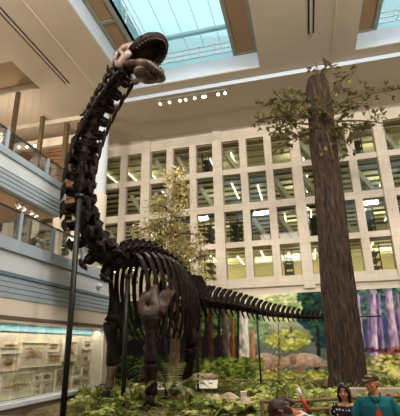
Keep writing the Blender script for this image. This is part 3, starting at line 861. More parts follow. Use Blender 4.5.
SL = [(3, 342, 19, 348, 'narrow slab with a long brown jaw, top of the case beside the big winged slab', 'bones', False), (0, 354, 18, 370, 'framed square fish slab beside the big winged slab', 'fish', True),
      (21, 343, 46, 366, 'big framed slab with a spread winged skeleton, upper row of the case', 'wings', True), (48.5, 344, 58, 351, 'small upper slab just beyond the big winged slab', 'bones', True),
      (47.5, 355, 60.5, 364.5, 'slab with a slim fish below the small upper slab', 'fish', True), (1, 374, 32, 397, 'largest framed slab with a long reptile skeleton, lower row of the case', 'bones', True),
      (34.5, 376, 40.5, 381, 'little specimen slab beside the largest slab, top of a column of three', 'bits', True), (34.5, 383, 40.5, 388, 'little specimen slab beside the largest slab, middle of a column of three', 'bits', True), (34.5, 390, 40.5, 396, 'little specimen slab beside the largest slab, bottom of a column of three', 'bits', True),
      (42, 374, 51, 380, 'wide fish slab in the lower row, over the plain tablet', 'fish', True), (42, 382, 51, 388, 'plain tablet with bone fragments below the wide fish slab', 'bits', False),
      (55.5, 370, 63, 390, 'tall framed slab before the black post, lower row', 'wings', True), (63.5, 342, 76, 360, 'framed slab of a fan shaped skeleton before the black post, upper row', 'wings', True),
      (73, 363, 80, 373, 'plain square tablet past the black post', 'bits', False), (72, 377, 81, 387, 'framed fish slab past the black post, lower row', 'fish', True),
      (84, 341, 91, 349, 'upper slab with branching bones between black post and foreleg', 'bones', True), (83, 353, 88, 364, 'narrow upright slab between black post and foreleg', 'bones', False),
      (89.5, 352, 95, 360, 'small dark specimen tablet near the far end of the case', 'bits', True), (82, 368, 89, 378, 'square framed slab of the lower row near the far end', 'wings', True), (91, 364, 99, 374, 'low fish tablet near the far end of the case', 'fish', True),
      (96, 341, 101, 349, 'last upper slab at the far end of the case', 'bits', True), (96, 353, 101, 361, 'last middle slab at the far end of the case', 'bones', True), (92, 377, 100, 383, 'last lower slab at the far end of the case', 'bits', False)]
for a in SL: slab(*a)
# security camera dome on the white band
t = thing('security_camera', 'small white security camera on the pale band above the case', 'camera', atx(98, 286, WX + .1))
p = atx(98, 286, WX + .1)
f = MB(); f.blob((p.x + .08, p.y, p.z), (.1, .1, .09), 0, 2); f.build('dome', M['white'], t, smooth=True)
f = MB(); f.box((WX + .03, p.y - .08, p.z), (p.x + .08, p.y + .08, p.z + .12)); f.build('bracket', M['white'], t)
# ================================================================= mounted long-necked dinosaur skeleton
def smoothpath(pts, n):
    """Catmull-Rom through pts -> n evenly spaced points"""
    P = [V(p) for p in pts]; P = [P[0] * 2 - P[1]] + P + [P[-1] * 2 - P[-2]]
    out = []
    for i in range(1, len(P) - 2):
        for k in range(40):
            t = k / 40; a, b, c, d = P[i - 1:i + 3]
            out.append(.5 * ((2 * b) + (c - a) * t + (2 * a - 5 * b + 4 * c - d) * t * t + (3 * b - a - 3 * c + d) * t ** 3))
    out.append(P[-2])
    L = [0]
    for a, b in zip(out, out[1:]): L.append(L[-1] + (b - a).length)
    res = []; j = 0
    for k in range(n):
        s = L[-1] * k / (n - 1)
        while j < len(L) - 2 and L[j + 1] < s: j += 1
        u = (s - L[j]) / max(1e-9, L[j + 1] - L[j]); res.append(out[j].lerp(out[j + 1], u))
    return res


feetR = at(151, 413, 10.75); feetL = at(107, 402, 11.8)
dino = thing('sauropod_skeleton', 'towering dark long-necked dinosaur skeleton rearing its head to the skylight', 'dinosaur skeleton', (-4.6, 11.9, .6))
BM, BL, BP = M['bone'], M['bonelight'], M['bonelit']

shoulder = at(120, 263, 11.15)
axis = [shoulder, at(134, 260, 11.55), at(152, 262, 12.2), at(170, 270, 12.9), at(187, 287, 13.7)]
AX = smoothpath(axis, 13)
UP = V((0, 0, 1))
bdir = (AX[-1] - AX[0]); bdir.z = 0; bdir.normalize()
sdir = V((bdir.y, -bdir.x, 0))            # towards the viewer's side (animal's left flank)


def frame(pts, i):
    t = (pts[max(i - 1, 0)] - pts[min(i + 1, len(pts) - 1)]).normalized()   # towards the head
    return t


# ---- neck
neck = [shoulder, at(107, 258, 10.9), at(95, 247, 10.7), at(87, 231, 10.6), at(83, 212, 10.55), at(82, 192, 10.5), at(82, 172, 10.5), at(84, 152, 10.45), at(89, 132, 10.4), at(97, 113, 10.3), at(106, 96, 10.2), at(115, 82, 10.1), at(123, 71, 10.0)]
NN = 15
NP = smoothpath(neck, NN)
toCam = V((-.45, -.9, 0)).normalized()
for i in range(NN - 1):
    a, b = NP[i], NP[i + 1]
    t = (b - a).normalized(); k = i / (NN - 2)
    vg = toCam.lerp(V((.9, -.35, -.35)), min(1, k * 1.05)); v = (vg - t * vg.dot(t)).normalized(); s = t.cross(v).normalized()
    c = (a + b) / 2; L = (b - a).length; W = (1.0 - .22 * k)
    W *= 1.26
    def q(x, y, z): return c + s * (x * W) + v * (y * W) + t * (z * L)
    mb = MB()
    j = lambda: rnd.uniform(-.02, .02)
    mb.loft([q(0, 0, -.62), q(0, .0, -.42), q(0, .02, -.05), q(0, 0, .36), q(0, -.02, .55), q(0, -.02, .66)], [(.15 * W, .13 * W), (.22 * W, .18 * W), (.13 * W, .12 * W), (.19 * W, .17 * W), (.17 * W, .14 * W), (.06 * W, .05 * W)], 9, s, jit=.1)
    mb.loft([q(0, -.10, -.2), q(0, -.24, -.12), q(0, -.32, .0)], [(.20 * W, .26 * L), (.17 * W, .24 * L), (.10 * W, .18 * L)], 7, s, jit=.22)
    for _ in range(9):
        a0 = rnd.uniform(-1, 1); z0 = rnd.uniform(-.4, .4); y0 = rnd.uniform(-.3, .25)
        mb.loft([q(.12 * a0, y0 * .5, z0), q(.3 * a0, y0, z0 + rnd.uniform(-.2, .2)), q(.38 * a0 + j(), y0 * 1.15 + j(), z0 + rnd.uniform(-.35, .35))], [.08 * W, .07 * W, .025 * W], 5, jit=.25)
    for sg in (-1, 1):
        # spine half, zygapophyses, wings
        dz_ = 1 + .45 * max(0, 1 - i / 4)
        mb.plate([q(.05 * sg, -.20, .30), q(.05 * sg, -.20, -.34), q(.13 * sg + j(), -.40 * dz_, -.30), q(.16 * sg, -.47 * dz_ + j(), -.05), q(.12 * sg, -.38 * dz_, .2)], .085 * W, s)
        mb.loft([q(.14 * sg, -.16, .1), q(.24 * sg, -.22, .45), q(.25 * sg, -.24, .78)], [.09 * W, .075 * W, .05 * W], 6, s, jit=.15)
        mb.loft([q(.14 * sg, -.16, -.1), q(.23 * sg, -.20, -.42), q(.22 * sg, -.25, -.72)], [.09 * W, .08 * W, .055 * W], 6, s, jit=.15)
        mb.plate([q(.10 * sg, -.10, .38), q(.10 * sg, -.08, -.38), q(.33 * sg, .06, -.30), q(.385 * sg + j(), .13, .02), q(.33 * sg, .02, .34)], .15 * W, v + s * (.5 * sg))
        mb.build('c', BM) if False else None
    vo = mb.build('cervical_vertebra', [BM], dino)
    zz_ = .55 if i < 4 else 1
    for sg in (-1, 1):
        rb = MB()
        rb.loft([q(.36 * sg, .10, .06), q(.39 * sg, .24 + j(), .10), q(.36 * sg, .35, .02), q(.28 * sg, .30, .0), q(.16 * sg, .14, .0)], [.075 * W, .06 * W, .08 * W, .05 * W, .07 * W], 6, s, jit=.15)
        rb.loft([q(.32 * sg, .32, .38), q(.35 * sg, .35, .14), q(.37 * sg, .35, -.2 * zz_), q(.39 * sg * (.75 + .25 * zz_), .37, -.5 * zz_), q(.42 * sg * (.6 + .4 * zz_), .40, -.78 * zz_)], [.02 * W, .07 * W, .07 * W, .05 * W, .015 * W], 6, s)
        rb.build('cervical_rib', BM, vo)

# ---- back bones and ribs
for i in range(len(AX)):
    t = frame(AX, i); c = AX[i]; s = sdir
    mb = MB(); k = i / (len(AX) - 1)
    mb.loft([c - t * .16, c - t * .06, c + t * .06, c + t * .15], [.23, .19, .19, .23], 9, s, jit=.12)
    hh = .34 + .22 * math.sin(PI * min(1, k * 1.1)) * (1 if k < .9 else .8)
    hh += .26 * max(0, 1 - k / .45); lean = -t * .06
    mb.plate([c + t * .13 + UP * .08, c - t * .14 + UP * .08, c - t * .10 + UP * hh + lean, c + t * .05 + UP * (hh + .03) + lean], .12, s)
    mb.loft([c + UP * (hh - .05) + lean - t * .06, c + UP * (hh + .06) + lean], [(.09, .05), (.11, .06)], 6, s, jit=.15)
    for sg in (-1, 1):
        mb.loft([c + UP * .10, c + UP * .17 + s * (.2 * sg), c + UP * .19 + s * (.34 * sg)], [(.15, .10), (.11, .09), (.12, .10)], 7, jit=.15)
        mb.loft([c + UP * .12 + s * .06 * sg, c + UP * .12 + s * .12 * sg + t * .2], [.06, .035], 5)
        mb.plate([c + UP * .02 + s * .1 * sg - t * .12, c + UP * .06 + s * .1 * sg + t * .12, c + UP * (.26 + .12 * (1 - k)) + s * (.46 - .1 * k) * sg + t * .08, c + UP * (.36 + .12 * (1 - k)) + s * (.40 - .1 * k) * sg - t * .06, c + UP * .26 + s * .2 * sg - t * .13], .10, t)
    vo = mb.build('dorsal_vertebra', BM, dino)
    if 0 < i < 12:
        ln = 1.0 + .55 * math.sin(PI * min(1, k * 1.0 + .12))
        wd = .62 + .38 * math.sin(PI * min(1, k + .15))
        for sg in (-1, 1):
            rb = MB(); o = s * sg; bk = -t
            pts = [c + UP * .16 + o * .25, c + UP * .13 + o * (.44 * wd + .1), c - UP * .08 + o * (.80 * wd), c - UP * (.42 * ln) + o * (.98 * wd) + bk * .06, c - UP * (.85 * ln) + o * (.99 * wd) + bk * .15, c - UP * (1.22 * ln) + o * (.86 * wd) + bk * .24, c - UP * (1.5 * ln) + o * (.64 * wd) + bk * .30]
            pts = smoothpath(pts, 11)
            ra = [(.058 + .028 * math.sin(PI * u / 10), .032) for u in range(11)]
            rb.loft(pts, ra, 6, t, jit=.06); rb.build('rib', BM, dino)

# ---- tail
tailp = [AX[-1], at(198, 300, 14.2), at(212, 302.5, 14.6), at(240, 307, 15.3), at(262, 312, 15.9), at(278, 314.5, 16.35), at(300, 316.5, 16.95), at(326, 317.5, 17.55), at(355, 317, 18.1), at(384, 316, 18.6)]
NT = 40
TP = smoothpath(tailp, NT)
for i in range(1, NT - 1):
    t = (TP[i - 1] - TP[i + 1]).normalized(); c = TP[i]; k = i / NT
    L = (TP[i + 1] - TP[i - 1]).length / 2; R = max(.028, .235 * (1 - k) ** 1.15)
    s = t.cross(UP).normalized(); u = s.cross(t)
    mb = MB()
    mb.loft([c - t * L * .52, c - t * L * .38, c, c + t * L * .38, c + t * L * .52], [R * .8, R, R * .72, R, R * .8], 8, s, jit=.06)
    if k < .72:
        h = .37 * (1 - k / .80) ** .8 + .06
        bk = -t
        pts = [c + u * R * .6, c + u * (R + h * .45) + bk * h * .15, c + u * (R + h * .85) + bk * h * .42, c + u * (R + h) + bk * h * .68]
        mb.loft(pts, [(.045, .11 * (1 - k) + .025), (.045, .08 * (1 - k) + .025), (.055, .08 * (1 - k) + .025), (.04, .045)], 6, s)
        if k < .4:
            for sg in (-1, 1): mb.loft([c, c + s * sg * (R + .22 * (1 - k / .4)) + bk * .05], [(.06, .07), (.03, .05)], 5, u)
    vo = mb.build('caudal_vertebra', BM, dino)
    if k < .70:
        h = .24 * (1 - k / .78) + .05
        cb = MB(); bk = -t
        cb.loft([c - u * R * .7, c - u * (R + h * .5) + bk * h * .35, c - u * (R + h) + bk * h * .75], [.04 * (1 - k) + .012, .034 * (1 - k) + .012, .02], 5); cb.build('chevron', BM, vo)


def shaft(name, p, q, r0, rm, r1, m, n=10, flat=.75, side=None, bow=V((0, 0, 0)), parent=dino, label=None):
    p = V(p); q = V(q); d = q - p; side = side or sdir; r0 *= 1.22; rm *= 1.32; r1 *= 1.22
    pts = [p - d * .0, p + d * .06, p + d * .2, p + d * .5 + bow, p + d * .8, p + d * .93, q]
    rad = [(r0 * .62, r0 * .6), (r0, r0 * flat), (rm * 1.2 + (r0 - rm) * .3, rm * 1.0), (rm, rm * flat), (rm * 1.15 + (r1 - rm) * .3, rm), (r1, r1 * flat), (r1 * .7, r1 * .55)]
    mb = MB(); mb.loft(pts, rad, n, side, jit=.13)
    o = mb.build(name, m, parent, label, smooth=True)
    return o


def foot(c, fw, sd, r, h, m, toes=5):
    r *= 1.2
    """column of foot bones standing on the ground at c"""
    for k in range(toes):
        w = PI * (.1 + .8 * k / (toes - 1)); d = sd * math.cos(w) + fw * math.sin(w)
        mb = MB()
        p0 = c + UP * h + d * r * .45; p1 = c + UP * h * .35 + d * r * .75
        mb.loft([p0, p0.lerp(p1, .5), p1], [r * .26, r * .17, r * .25], 7, jit=.1)
        o = mb.build('metacarpal', m, dino, smooth=True)
        mb = MB(); mb.loft([p1, c + UP * .055 + d * r * 1.15, c + UP * .02 + d * r * 1.4], [r * .22, r * .19, r * .08], 6, jit=.1); mb.build('toe_bone', m, o, smooth=True)


front = -bdir
# left foreleg (nearest, towards the tree side)
Y = 10.95
ga = at(150, 318, Y)
sc_n = (-toCam * .3 + sdir).normalized()
mb = MB()
cor = [at(138, 312, Y - .05), at(138.5, 300, Y), at(142, 293, Y + .05), at(149, 289, Y + .1), at(154, 284, Y + .15), at(157.5, 285, Y + .15), at(159, 296, Y + .1), at(161, 306, Y), at(158, 316, Y - .05), at(151, 319, Y - .1), at(144, 318, Y - .1)]
nn = (CAM - cor[0]).normalized()
# rounded plate with a hole: ring of quads round the foramen
hc = at(147.5, 305, Y); cen = sum(cor, V((0, 0, 0))) / len(cor)
n = len(cor)
for lay, off in ((0, .05), (1, -.05)):
    pass
ringo = cor; ringi = [hc + (p - hc).normalized() * .032 for p in cor]
bul = [p.lerp(hc, .3) + nn * .05 for p in cor]
vs = []; fs = []
for R_, o_ in ((ringo, .0), (bul, .04), (ringi, .06)): vs += [p + nn * o_ for p in R_]
for R_, o_ in ((ringo, -.09), (bul, -.13), (ringi, -.05)): vs += [p + nn * o_ for p in R_]
for i in range(n):
    k = (i + 1) % n
    fs += [(i, k, n + k, n + i), (n + i, n + k, 2 * n + k, 2 * n + i), (3 * n + i, 4 * n + i, 4 * n + k, 3 * n + k), (4 * n + i, 5 * n + i, 5 * n + k, 4 * n + k), (i, 3 * n + i, 3 * n + k, k), (2 * n + i, 2 * n + k, 5 * n + k, 5 * n + i)]
mb.add(vs, fs); mb.build('coracoid', BL, dino, 'lighter brown shoulder plate with a round hole', smooth=True)
mb = MB(); mb.loft([at(158, 310, Y + .05), at(162, 303, Y + .2), at(167, 294, Y + .5), at(172, 286, Y + .85), at(176, 280, Y + 1.1)], [(.24, .08), (.22, .07), (.18, .06), (.21, .05), (.13, .03)], 9, (CR * .70 - CU * .72).normalized(), jit=.05)
mb.build('scapula', BL, dino, 'lighter brown shoulder blade', smooth=True)
el = at(151, 364, 10.75)
shaft('humerus', at(150, 316, 10.9), el, .25, .105, .19, BM, flat=.6)
fr_ = V((feetR.x, feetR.y, gz(feetR.x, feetR.y)))
wr = fr_ + UP * .34
shaft('ulna', el + sdir * .07, wr + sdir * .07, .14, .075, .11, BM); shaft('radius', el - sdir * .09 + front * .05, wr - sdir * .08, .11, .062, .10, BM)
foot(fr_, front, sdir, .17, .32, BM)
# right foreleg
Y = 11.85
mb = MB(); mb.loft([at(112.5, 284, Y + .2), at(113, 292, Y + .15), at(113.5, 304, Y + .05), at(114, 318, Y), at(113, 326, Y)], [(.035, .05), (.10, .06), (.16, .08), (.24, .10), (.20, .10)], 9, CR, jit=.08)
mb.build('scapula', BM, dino, smooth=True)
mb = MB(); mb.loft([at(105.5, 320, Y - .05), at(110, 316, Y - .1), at(118, 320, Y), at(122, 330, Y)], [.05, .12, .13, .06], 8, jit=.1); mb.build('coracoid', BM, dino, smooth=True)
el = at(112.5, 366, Y)
shaft('humerus', at(111, 322, Y), el, .27, .13, .20, BM, flat=.6)
fl_ = V((feetL.x, feetL.y, gz(feetL.x, feetL.y))); wr = fl_ + UP * .36 + sdir * .03
shaft('ulna', el + sdir * .05, wr + sdir * .06, .13, .075, .10, BL, label='paler brown forearm bone'); shaft('radius', el - sdir * .08, wr - sdir * .05, .11, .06, .09, BL, label='paler brown forearm bone')
foot(fl_, front, sdir, .17, .32, BM)
# breast bones between the forelegs
for sg in (-1, 1):
    mb = MB(); p = at(130 + sg * 5, 318, 11.5); mb.plate([p + UP * .25, p + sdir * .2 * sg + UP * .1, p + sdir * .22 * sg - UP * .25, p - UP * .35], .06, front); mb.build('sternal_plate', BM, dino)
# pelvis
pc = AX[-1]
for sg in (-1, 1):
    o = sdir * (.42 * sg); t = bdir
    mb = MB(); mb.plate([pc + o - t * .65 + UP * .02, pc + o - t * .3 + UP * .34, pc + o + t * .25 + UP * .36, pc + o + t * .5 + UP * .05, pc + o + t * .2 - UP * .25, pc + o - t * .25 - UP * .28], .10, sdir); mb.build('ilium', BM, dino)
    mb = MB(); mb.loft([pc + o - UP * .2 - t * .1, pc + o * .8 - UP * .6 - t * .45, pc + o * .3 - UP * 1.0 - t * .7], [(.12, .06), (.08, .05), (.14, .06)], 8, t); mb.build('pubis', BM, dino, smooth=True)
    mb = MB(); mb.loft([pc + o - UP * .2 + t * .2, pc + o * .7 - UP * .65 + t * .55, pc + o * .25 - UP * .95 + t * .85], [(.11, .06), (.06, .045), (.08, .05)], 8, t); mb.build('ischium', BM, dino, smooth=True)
# hind legs
hip = at(187, 296, 13.5); kn = at(191.5, 347, 13.35); hf = gp(186, 392); hf = V((at(186, 392, 13.6).x, 13.6, 0)); hf.z = gz(hf.x, hf.y)
shaft('femur', hip, kn, .25, .15, .22, BM, flat=.7)
an = hf + UP * .30 + bdir * .05
shaft('tibia', kn - sdir * .05, an - sdir * .04, .19, .10, .15, BM); shaft('fibula', kn + sdir * .13, an + sdir * .10, .09, .05, .08, BM)
foot(hf, front, sdir, .19, .28, BM)
hip2 = at(163, 300, 14.2); kn2 = at(150, 346, 13.7); hf2 = V((at(143, 394, 13.9).x, 13.9, 0)); hf2.z = gz(hf2.x, hf2.y)
shaft('femur', hip2, kn2, .22, .13, .2, BL, flat=.7, label='paler brown thigh bone')
an = hf2 + UP * .30
shaft('tibia', kn2 - sdir * .05, an - sdir * .04, .17, .09, .13, BL, label='paler brown shin bone'); shaft('fibula', kn2 + sdir * .12, an + sdir * .09, .08, .05, .07, BM)
foot(hf2, front, sdir, .18, .28, BM)

# ---- skull
hd = at(125, 73, 10.0)
Rh = V((CR.x, CR.y, 0)).normalized(); Th = V((-CF.x, -CF.y, 0)).normalized()
F = (Rh * .84 + Th * .40 + UP * .50).normalized()
Us = (UP * .80 - Rh * .40 - Th * .42); Us = (Us - F * Us.dot(F)).normalized(); Ss = Us.cross(F).normalized()      # Ss: animal's left
if Ss.dot(Th) < 0: pass
SL_ = 1.6


def h3(f, s, u): return hd + (F * f + Ss * s + Us * u) * SL_


skull = MB()
# muzzle dome and jaw arch
wst = .27
arch = []
for k in range(15):
    w = PI * k / 14 - PI / 2
    arch.append(h3(.56 + .40 * math.cos(w), wst * math.sin(w) * (1.0), -.02))
arch = [h3(.30, -.235, -.04)] + arch + [h3(.30, .235, -.04)]
skull.loft(arch, [(.055 * SL_, .10 * SL_)] * len(arch), 8, None, jit=.05)
bm_ = MB()
vs = []; fs = []; nu, nv = 16, 9
for j_ in range(nv):
    e = PI / 2 * j_ / (nv - 1)
    for i_ in range(nu):
        w = 2 * PI * i_ / nu
        f_ = .60 + .37 * math.cos(w) * math.cos(e); s_ = .285 * math.sin(w) * math.cos(e); u_ = .36 * math.sin(e) * (1.0 - .10 * math.cos(w))
        vs.append(h3(f_, s_, u_ - .02))
for j_ in range(nv - 1):
    for i_ in range(nu):
        i2 = (i_ + 1) % nu; fs.append((j_ * nu + i_, j_ * nu + i2, (j_ + 1) * nu + i2, (j_ + 1) * nu + i_))
skull.add(vs, fs)
skull.add([h3(.60 + .36 * math.cos(2 * PI * i_ / nu), .275 * math.sin(2 * PI * i_ / nu), .04) for i_ in range(nu)], [tuple(range(nu))])
sk = skull.build('skull', BM, dino, smooth=True)
sk_b = MB()
sk_b.blob(h3(.12, 0, .20), (.20 * SL_, .20 * SL_, .21 * SL_), .3, 3, 8)
sk_b.blob(h3(.10, 0, .38), (.15 * SL_, .15 * SL_, .14 * SL_), .3, 3, 18)
sk_b.loft([h3(.0, 0, .02), h3(-.06, 0, -.02)], [.07 * SL_, .06 * SL_], 8)
sk_b.build('braincase', BM, sk, smooth=True)
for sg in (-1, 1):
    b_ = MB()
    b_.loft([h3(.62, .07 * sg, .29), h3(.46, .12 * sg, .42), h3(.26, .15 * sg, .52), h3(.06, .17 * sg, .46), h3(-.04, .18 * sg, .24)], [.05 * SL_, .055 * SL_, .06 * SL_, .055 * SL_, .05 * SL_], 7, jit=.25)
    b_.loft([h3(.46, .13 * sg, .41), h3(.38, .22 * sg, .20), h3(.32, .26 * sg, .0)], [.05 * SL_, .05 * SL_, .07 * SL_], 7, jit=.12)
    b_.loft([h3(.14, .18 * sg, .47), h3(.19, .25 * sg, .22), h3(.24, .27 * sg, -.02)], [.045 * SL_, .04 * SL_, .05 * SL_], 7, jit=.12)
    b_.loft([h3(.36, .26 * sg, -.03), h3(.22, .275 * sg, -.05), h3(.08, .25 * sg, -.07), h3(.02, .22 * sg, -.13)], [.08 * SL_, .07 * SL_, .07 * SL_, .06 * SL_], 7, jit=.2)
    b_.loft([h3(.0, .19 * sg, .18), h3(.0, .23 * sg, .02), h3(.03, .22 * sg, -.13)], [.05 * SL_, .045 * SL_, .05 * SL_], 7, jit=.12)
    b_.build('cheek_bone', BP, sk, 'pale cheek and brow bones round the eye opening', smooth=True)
for k in range(22):
    w = (PI * 1.12) * (k + .5) / 22 - PI * .56
    tb = MB(); p = h3(.56 + .40 * math.cos(w), wst * math.sin(w), -.07); d = (F * math.cos(w) * .4 + Ss * math.sin(w) * .3 - Us)
    tb.loft([p - d * .05, p + d * .04 * SL_, p + d * .075 * SL_], [(.030 * SL_, .024 * SL_), (.027 * SL_, .02 * SL_), (.01 * SL_, .008 * SL_)], 6); tb.build('tooth', M['tooth'], sk)
# lower jaw, dropped open
hinge = h3(.17, 0, -.18); ang = math.radians(-56)
Fj = F * math.cos(ang) + Us * math.sin(ang); Uj = Us * math.cos(ang) - F * math.sin(ang)


def j3(f, s, u): return hinge + (Fj * f + Ss * s + Uj * u) * SL_


jm = MB(); path = [j3(.0, -.21, 0), j3(.16, -.235, .01), j3(.32, -.245, 0)]
for k in range(11):
    w = PI * k / 10 - PI / 2; path.append(j3(.46 + .30 * math.cos(w), .235 * math.sin(w), -.02 if 2 < k < 8 else 0))
path += [j3(.32, .245, 0), j3(.16, .235, .01), j3(.0, .21, 0)]
jm.loft(path, [(.045 * SL_, .06 * SL_)] * 3 + [(.05 * SL_, .085 * SL_)] * 11 + [(.045 * SL_, .06 * SL_)] * 3, 8, jit=.06)
fl_pts = [j3(.28, -.2, -.03), j3(.45, -.2, -.05), j3(.6, -.15, -.06), j3(.69, 0, -.06), j3(.6, .15, -.06), j3(.45, .2, -.05), j3(.28, .2, -.03), j3(.22, 0, .0)]
jm.plate(fl_pts, .13 * SL_, Uj)
jm.blob(j3(.45, 0, -.04), (.24 * SL_, .24 * SL_, .13 * SL_), .25, 3, 2)
jw = jm.build('lower_jaw', M['bonelight'], sk, 'brown lower jaw hanging open', smooth=True)
for k in range(14):
    w = (PI * .95) * (k + .5) / 14 - PI * .475
    tb = MB(); p = j3(.46 + .29 * math.cos(w), .225 * math.sin(w), .06)
    tb.loft([p, p + Uj * .03 * SL_, p + Uj * .05 * SL_], [.022 * SL_, .018 * SL_, .005 * SL_], 6); tb.build('tooth', M['tooth'], jw)

# ---- black support posts standing in the bed
def post(px, ptop, Y, r, label, xoff=0, zbase=None):
    p = at(px, ptop, Y); g = gz(p.x, p.y)
    t = thing('support_post', label, 'post', (p.x, p.y, g), 'black steel posts under the skeleton')
    f = MB(); f.loft([(p.x, p.y, g - .02), (p.x, p.y, p.z)], [r, r], 10); f.build('pole', M['steel'], t, smooth=True)
    f = MB(); f.loft([(p.x, p.y, g - .03), (p.x, p.y, g + .03)], [r * 3, r * 3], 14); f.build('base_plate', M['steel'], t)
    f = MB(); f.loft([(p.x, p.y, p.z - .04), (p.x, p.y, p.z + .04)], [r * 1.7, r * 1.7], 10); f.build('clamp', M['steel'], t)


post(80, 196, 10.1, .08, 'thick black post running up to the vertical neck')
post(127.5, 276, 11.3, .065, 'black post under the chest between the two forelegs')
post(166.5, 285, 12.6, .05, 'black post under the belly in front of the hind leg')
post(196.5, 300, 14.2, .035, 'black post behind the hind leg at the root of the tail')
post(256.5, 311, 15.85, .035, 'thin black post holding up the middle of the tail')
# ================================================================= planting bed, plants, trees
BX0, BX1, BY0, BY1 = -7.4, 9.0, 9.0, 19.8
bed = MB(); nx, ny = 66, 46
vs = []; fs = []
for j in range(ny + 1):
    for i in range(nx + 1):
        x = BX0 + (BX1 - BX0) * i / nx; y = BY0 + (BY1 - BY0) * j / ny
        vs.append((x, y, gz(x, y)))
for j in range(ny):
    for i in range(nx): fs.append((j * (nx + 1) + i, j * (nx + 1) + i + 1, (j + 1) * (nx + 1) + i + 1, (j + 1) * (nx + 1) + i))
nb = len(vs)
bed.add(vs, fs)
# skirt down to the floor
edge = [i for i in range(nx + 1)] + [(j * (nx + 1) + nx) for j in range(1, ny + 1)] + [ny * (nx + 1) + i for i in range(nx - 1, -1, -1)] + [j * (nx + 1) for j in range(ny - 1, 0, -1)]
lo = [(vs[e][0], vs[e][1], 0) for e in edge]
sk2 = MB(); n = len(edge)
bed.add([vs[e] for e in edge] + lo, [(i, (i + 1) % n, n + (i + 1) % n, n + i) for i in range(n)])
struct('ground_bed', bed, M['soil'], smooth=False)
b = MB(); b.box((BX0 - .05, BY0 - .14, 0), (BX1, BY0, .72)); struct('trim_11', b, M['plinth'])


def frond(mb, base, ang, L, lift, droop, lw, n=11, wl=.06):
    """one arching fern frond with leaflets"""
    d = V((math.cos(ang), math.sin(ang), 0)); s = V((-d.y, d.x, 0))
    P = []
    for k in range(n + 1):
        u = k / n
        P.append(V(base) + d * (L * u * (1 - .15 * u)) + UP * (lift * math.sin(min(1, u * 1.2) * PI / 2) - droop * u * u))
    for k in range(n):
        a, b = P[k], P[k + 1]
        mb.add([a - s * .006, a + s * .006, b + s * .004, b - s * .004], [(0, 1, 2, 3)])
        if k < 1: continue
        w = lw * math.sin(PI * (.12 + .86 * k / n)) + .01
        t = (b - a).normalized()
        for sg in (-1, 1):
            q = a + s * (sg * w) + t * (w * .45) - UP * (w * .22)
            mb.add([a - t * wl * .3, q - t * wl * .2, q + t * wl * .25, a + t * wl * .6], [(0, 1, 2, 3)])
    return P


def fern_proto(name, m, nf, L, lift, droop, lw, seed, wl=.06, n=11):
    r = random.Random(seed); mb = MB()
    for k in range(nf):
        frond(mb, (0, 0, .01), 2 * PI * k / nf + r.uniform(-.3, .3), L * r.uniform(.7, 1.1), lift * r.uniform(.6, 1.3), droop * r.uniform(.7, 1.2), lw * r.uniform(.8, 1.1), n, wl)
    return mb


def clump_proto(m, nl, R, H, lw, ll, seed):
    r = random.Random(seed); mb = MB()
    for k in range(nl):
        w = r.uniform(0, 2 * PI); rr = R * math.sqrt(r.random()); z = H * (1 - (rr / R) ** 2) * r.uniform(.35, 1)
        c = V((rr * math.cos(w), rr * math.sin(w), z)); d = V((math.cos(w + r.uniform(-1, 1)), math.sin(w + r.uniform(-1, 1)), r.uniform(-.2, .7))).normalized()
        s = d.cross(UP).normalized(); u = s.cross(d)
        mb.add([c, c + d * ll * .5 + s * lw, c + d * ll - u * .02, c + d * ll * .5 - s * lw], [(0, 1, 2), (0, 2, 3)])
        if k % 3 == 0: mb.loft([(c.x * .15, c.y * .15, 0), c], [.008, .004], 3, cap=False)
    return mb


def blade_proto(nb_, H, seed, w=.018):
    r = random.Random(seed); mb = MB()
    for k in range(nb_):
        a = r.uniform(0, 2 * PI); h = H * r.uniform(.55, 1.1); out = h * r.uniform(.25, .75); d = V((math.cos(a), math.sin(a), 0)); s = V((-d.y, d.x, 0)) * w
        p0 = d * .03; p1 = d * out * .45 + UP * h * .75; p2 = d * out + UP * h * .85
        mb.add([p0 - s, p0 + s, p1 + s, p1 - s, p2], [(0, 1, 2, 3), (3, 2, 4)])
    return mb


PROTO = {}


def proto(key, mb, m, name):
    PROTO[key] = (mb.build(name, m, loc=(0, 0, 0)), [0])


proto('fern', fern_proto('fern', M['fern'], 10, .62, .42, .28, .15, 1), M['fern'], 'fern')
proto('fernl', fern_proto('fern', M['fernlight'], 11, .58, .46, .25, .15, 2), M['fernlight'], 'fern')
proto('fernd', fern_proto('fern', M['ferndark'], 9, .70, .40, .30, .16, 3), M['ferndark'], 'fern')
proto('clump', clump_proto(M['fernlight'], 130, .48, .62, .045, .16, 4), M['fernlight'], 'leafy_shrub')
proto('clumpg', clump_proto(M['fern'], 120, .46, .55, .05, .17, 5), M['fern'], 'leafy_shrub')
proto('clumpd', clump_proto(M['ferndark'], 120, .5, .65, .05, .17, 6), M['ferndark'], 'leafy_shrub')
proto('blade', blade_proto(34, .62, 7), M['fern'], 'strappy_plant')
proto('bladel', blade_proto(30, .55, 8, .022), M['fernlight'], 'strappy_plant')
LAB = {
    'fern': ('fern', 'fern'), 'fernl': ('fern', 'fern'), 'fernd': ('fern', 'fern'), 'clump': ('leafy_shrub', 'shrub'), 'clumpg': ('leafy_shrub', 'shrub'),
    'clumpd': ('leafy_shrub', 'shrub'), 'blade': ('strappy_plant', 'plant'), 'bladel': ('strappy_plant', 'plant')}
LOOK = {'fern': 'mid green arching fern', 'fernl': 'yellow green arching fern', 'fernd': 'dark green arching fern', 'clump': 'yellow green small-leaved shrub', 'clumpg': 'mid green small-leaved shrub',
        'clumpd': 'dark green small-leaved shrub', 'blade': 'green plant of narrow upright blades', 'bladel': 'pale green plant of narrow upright blades'}


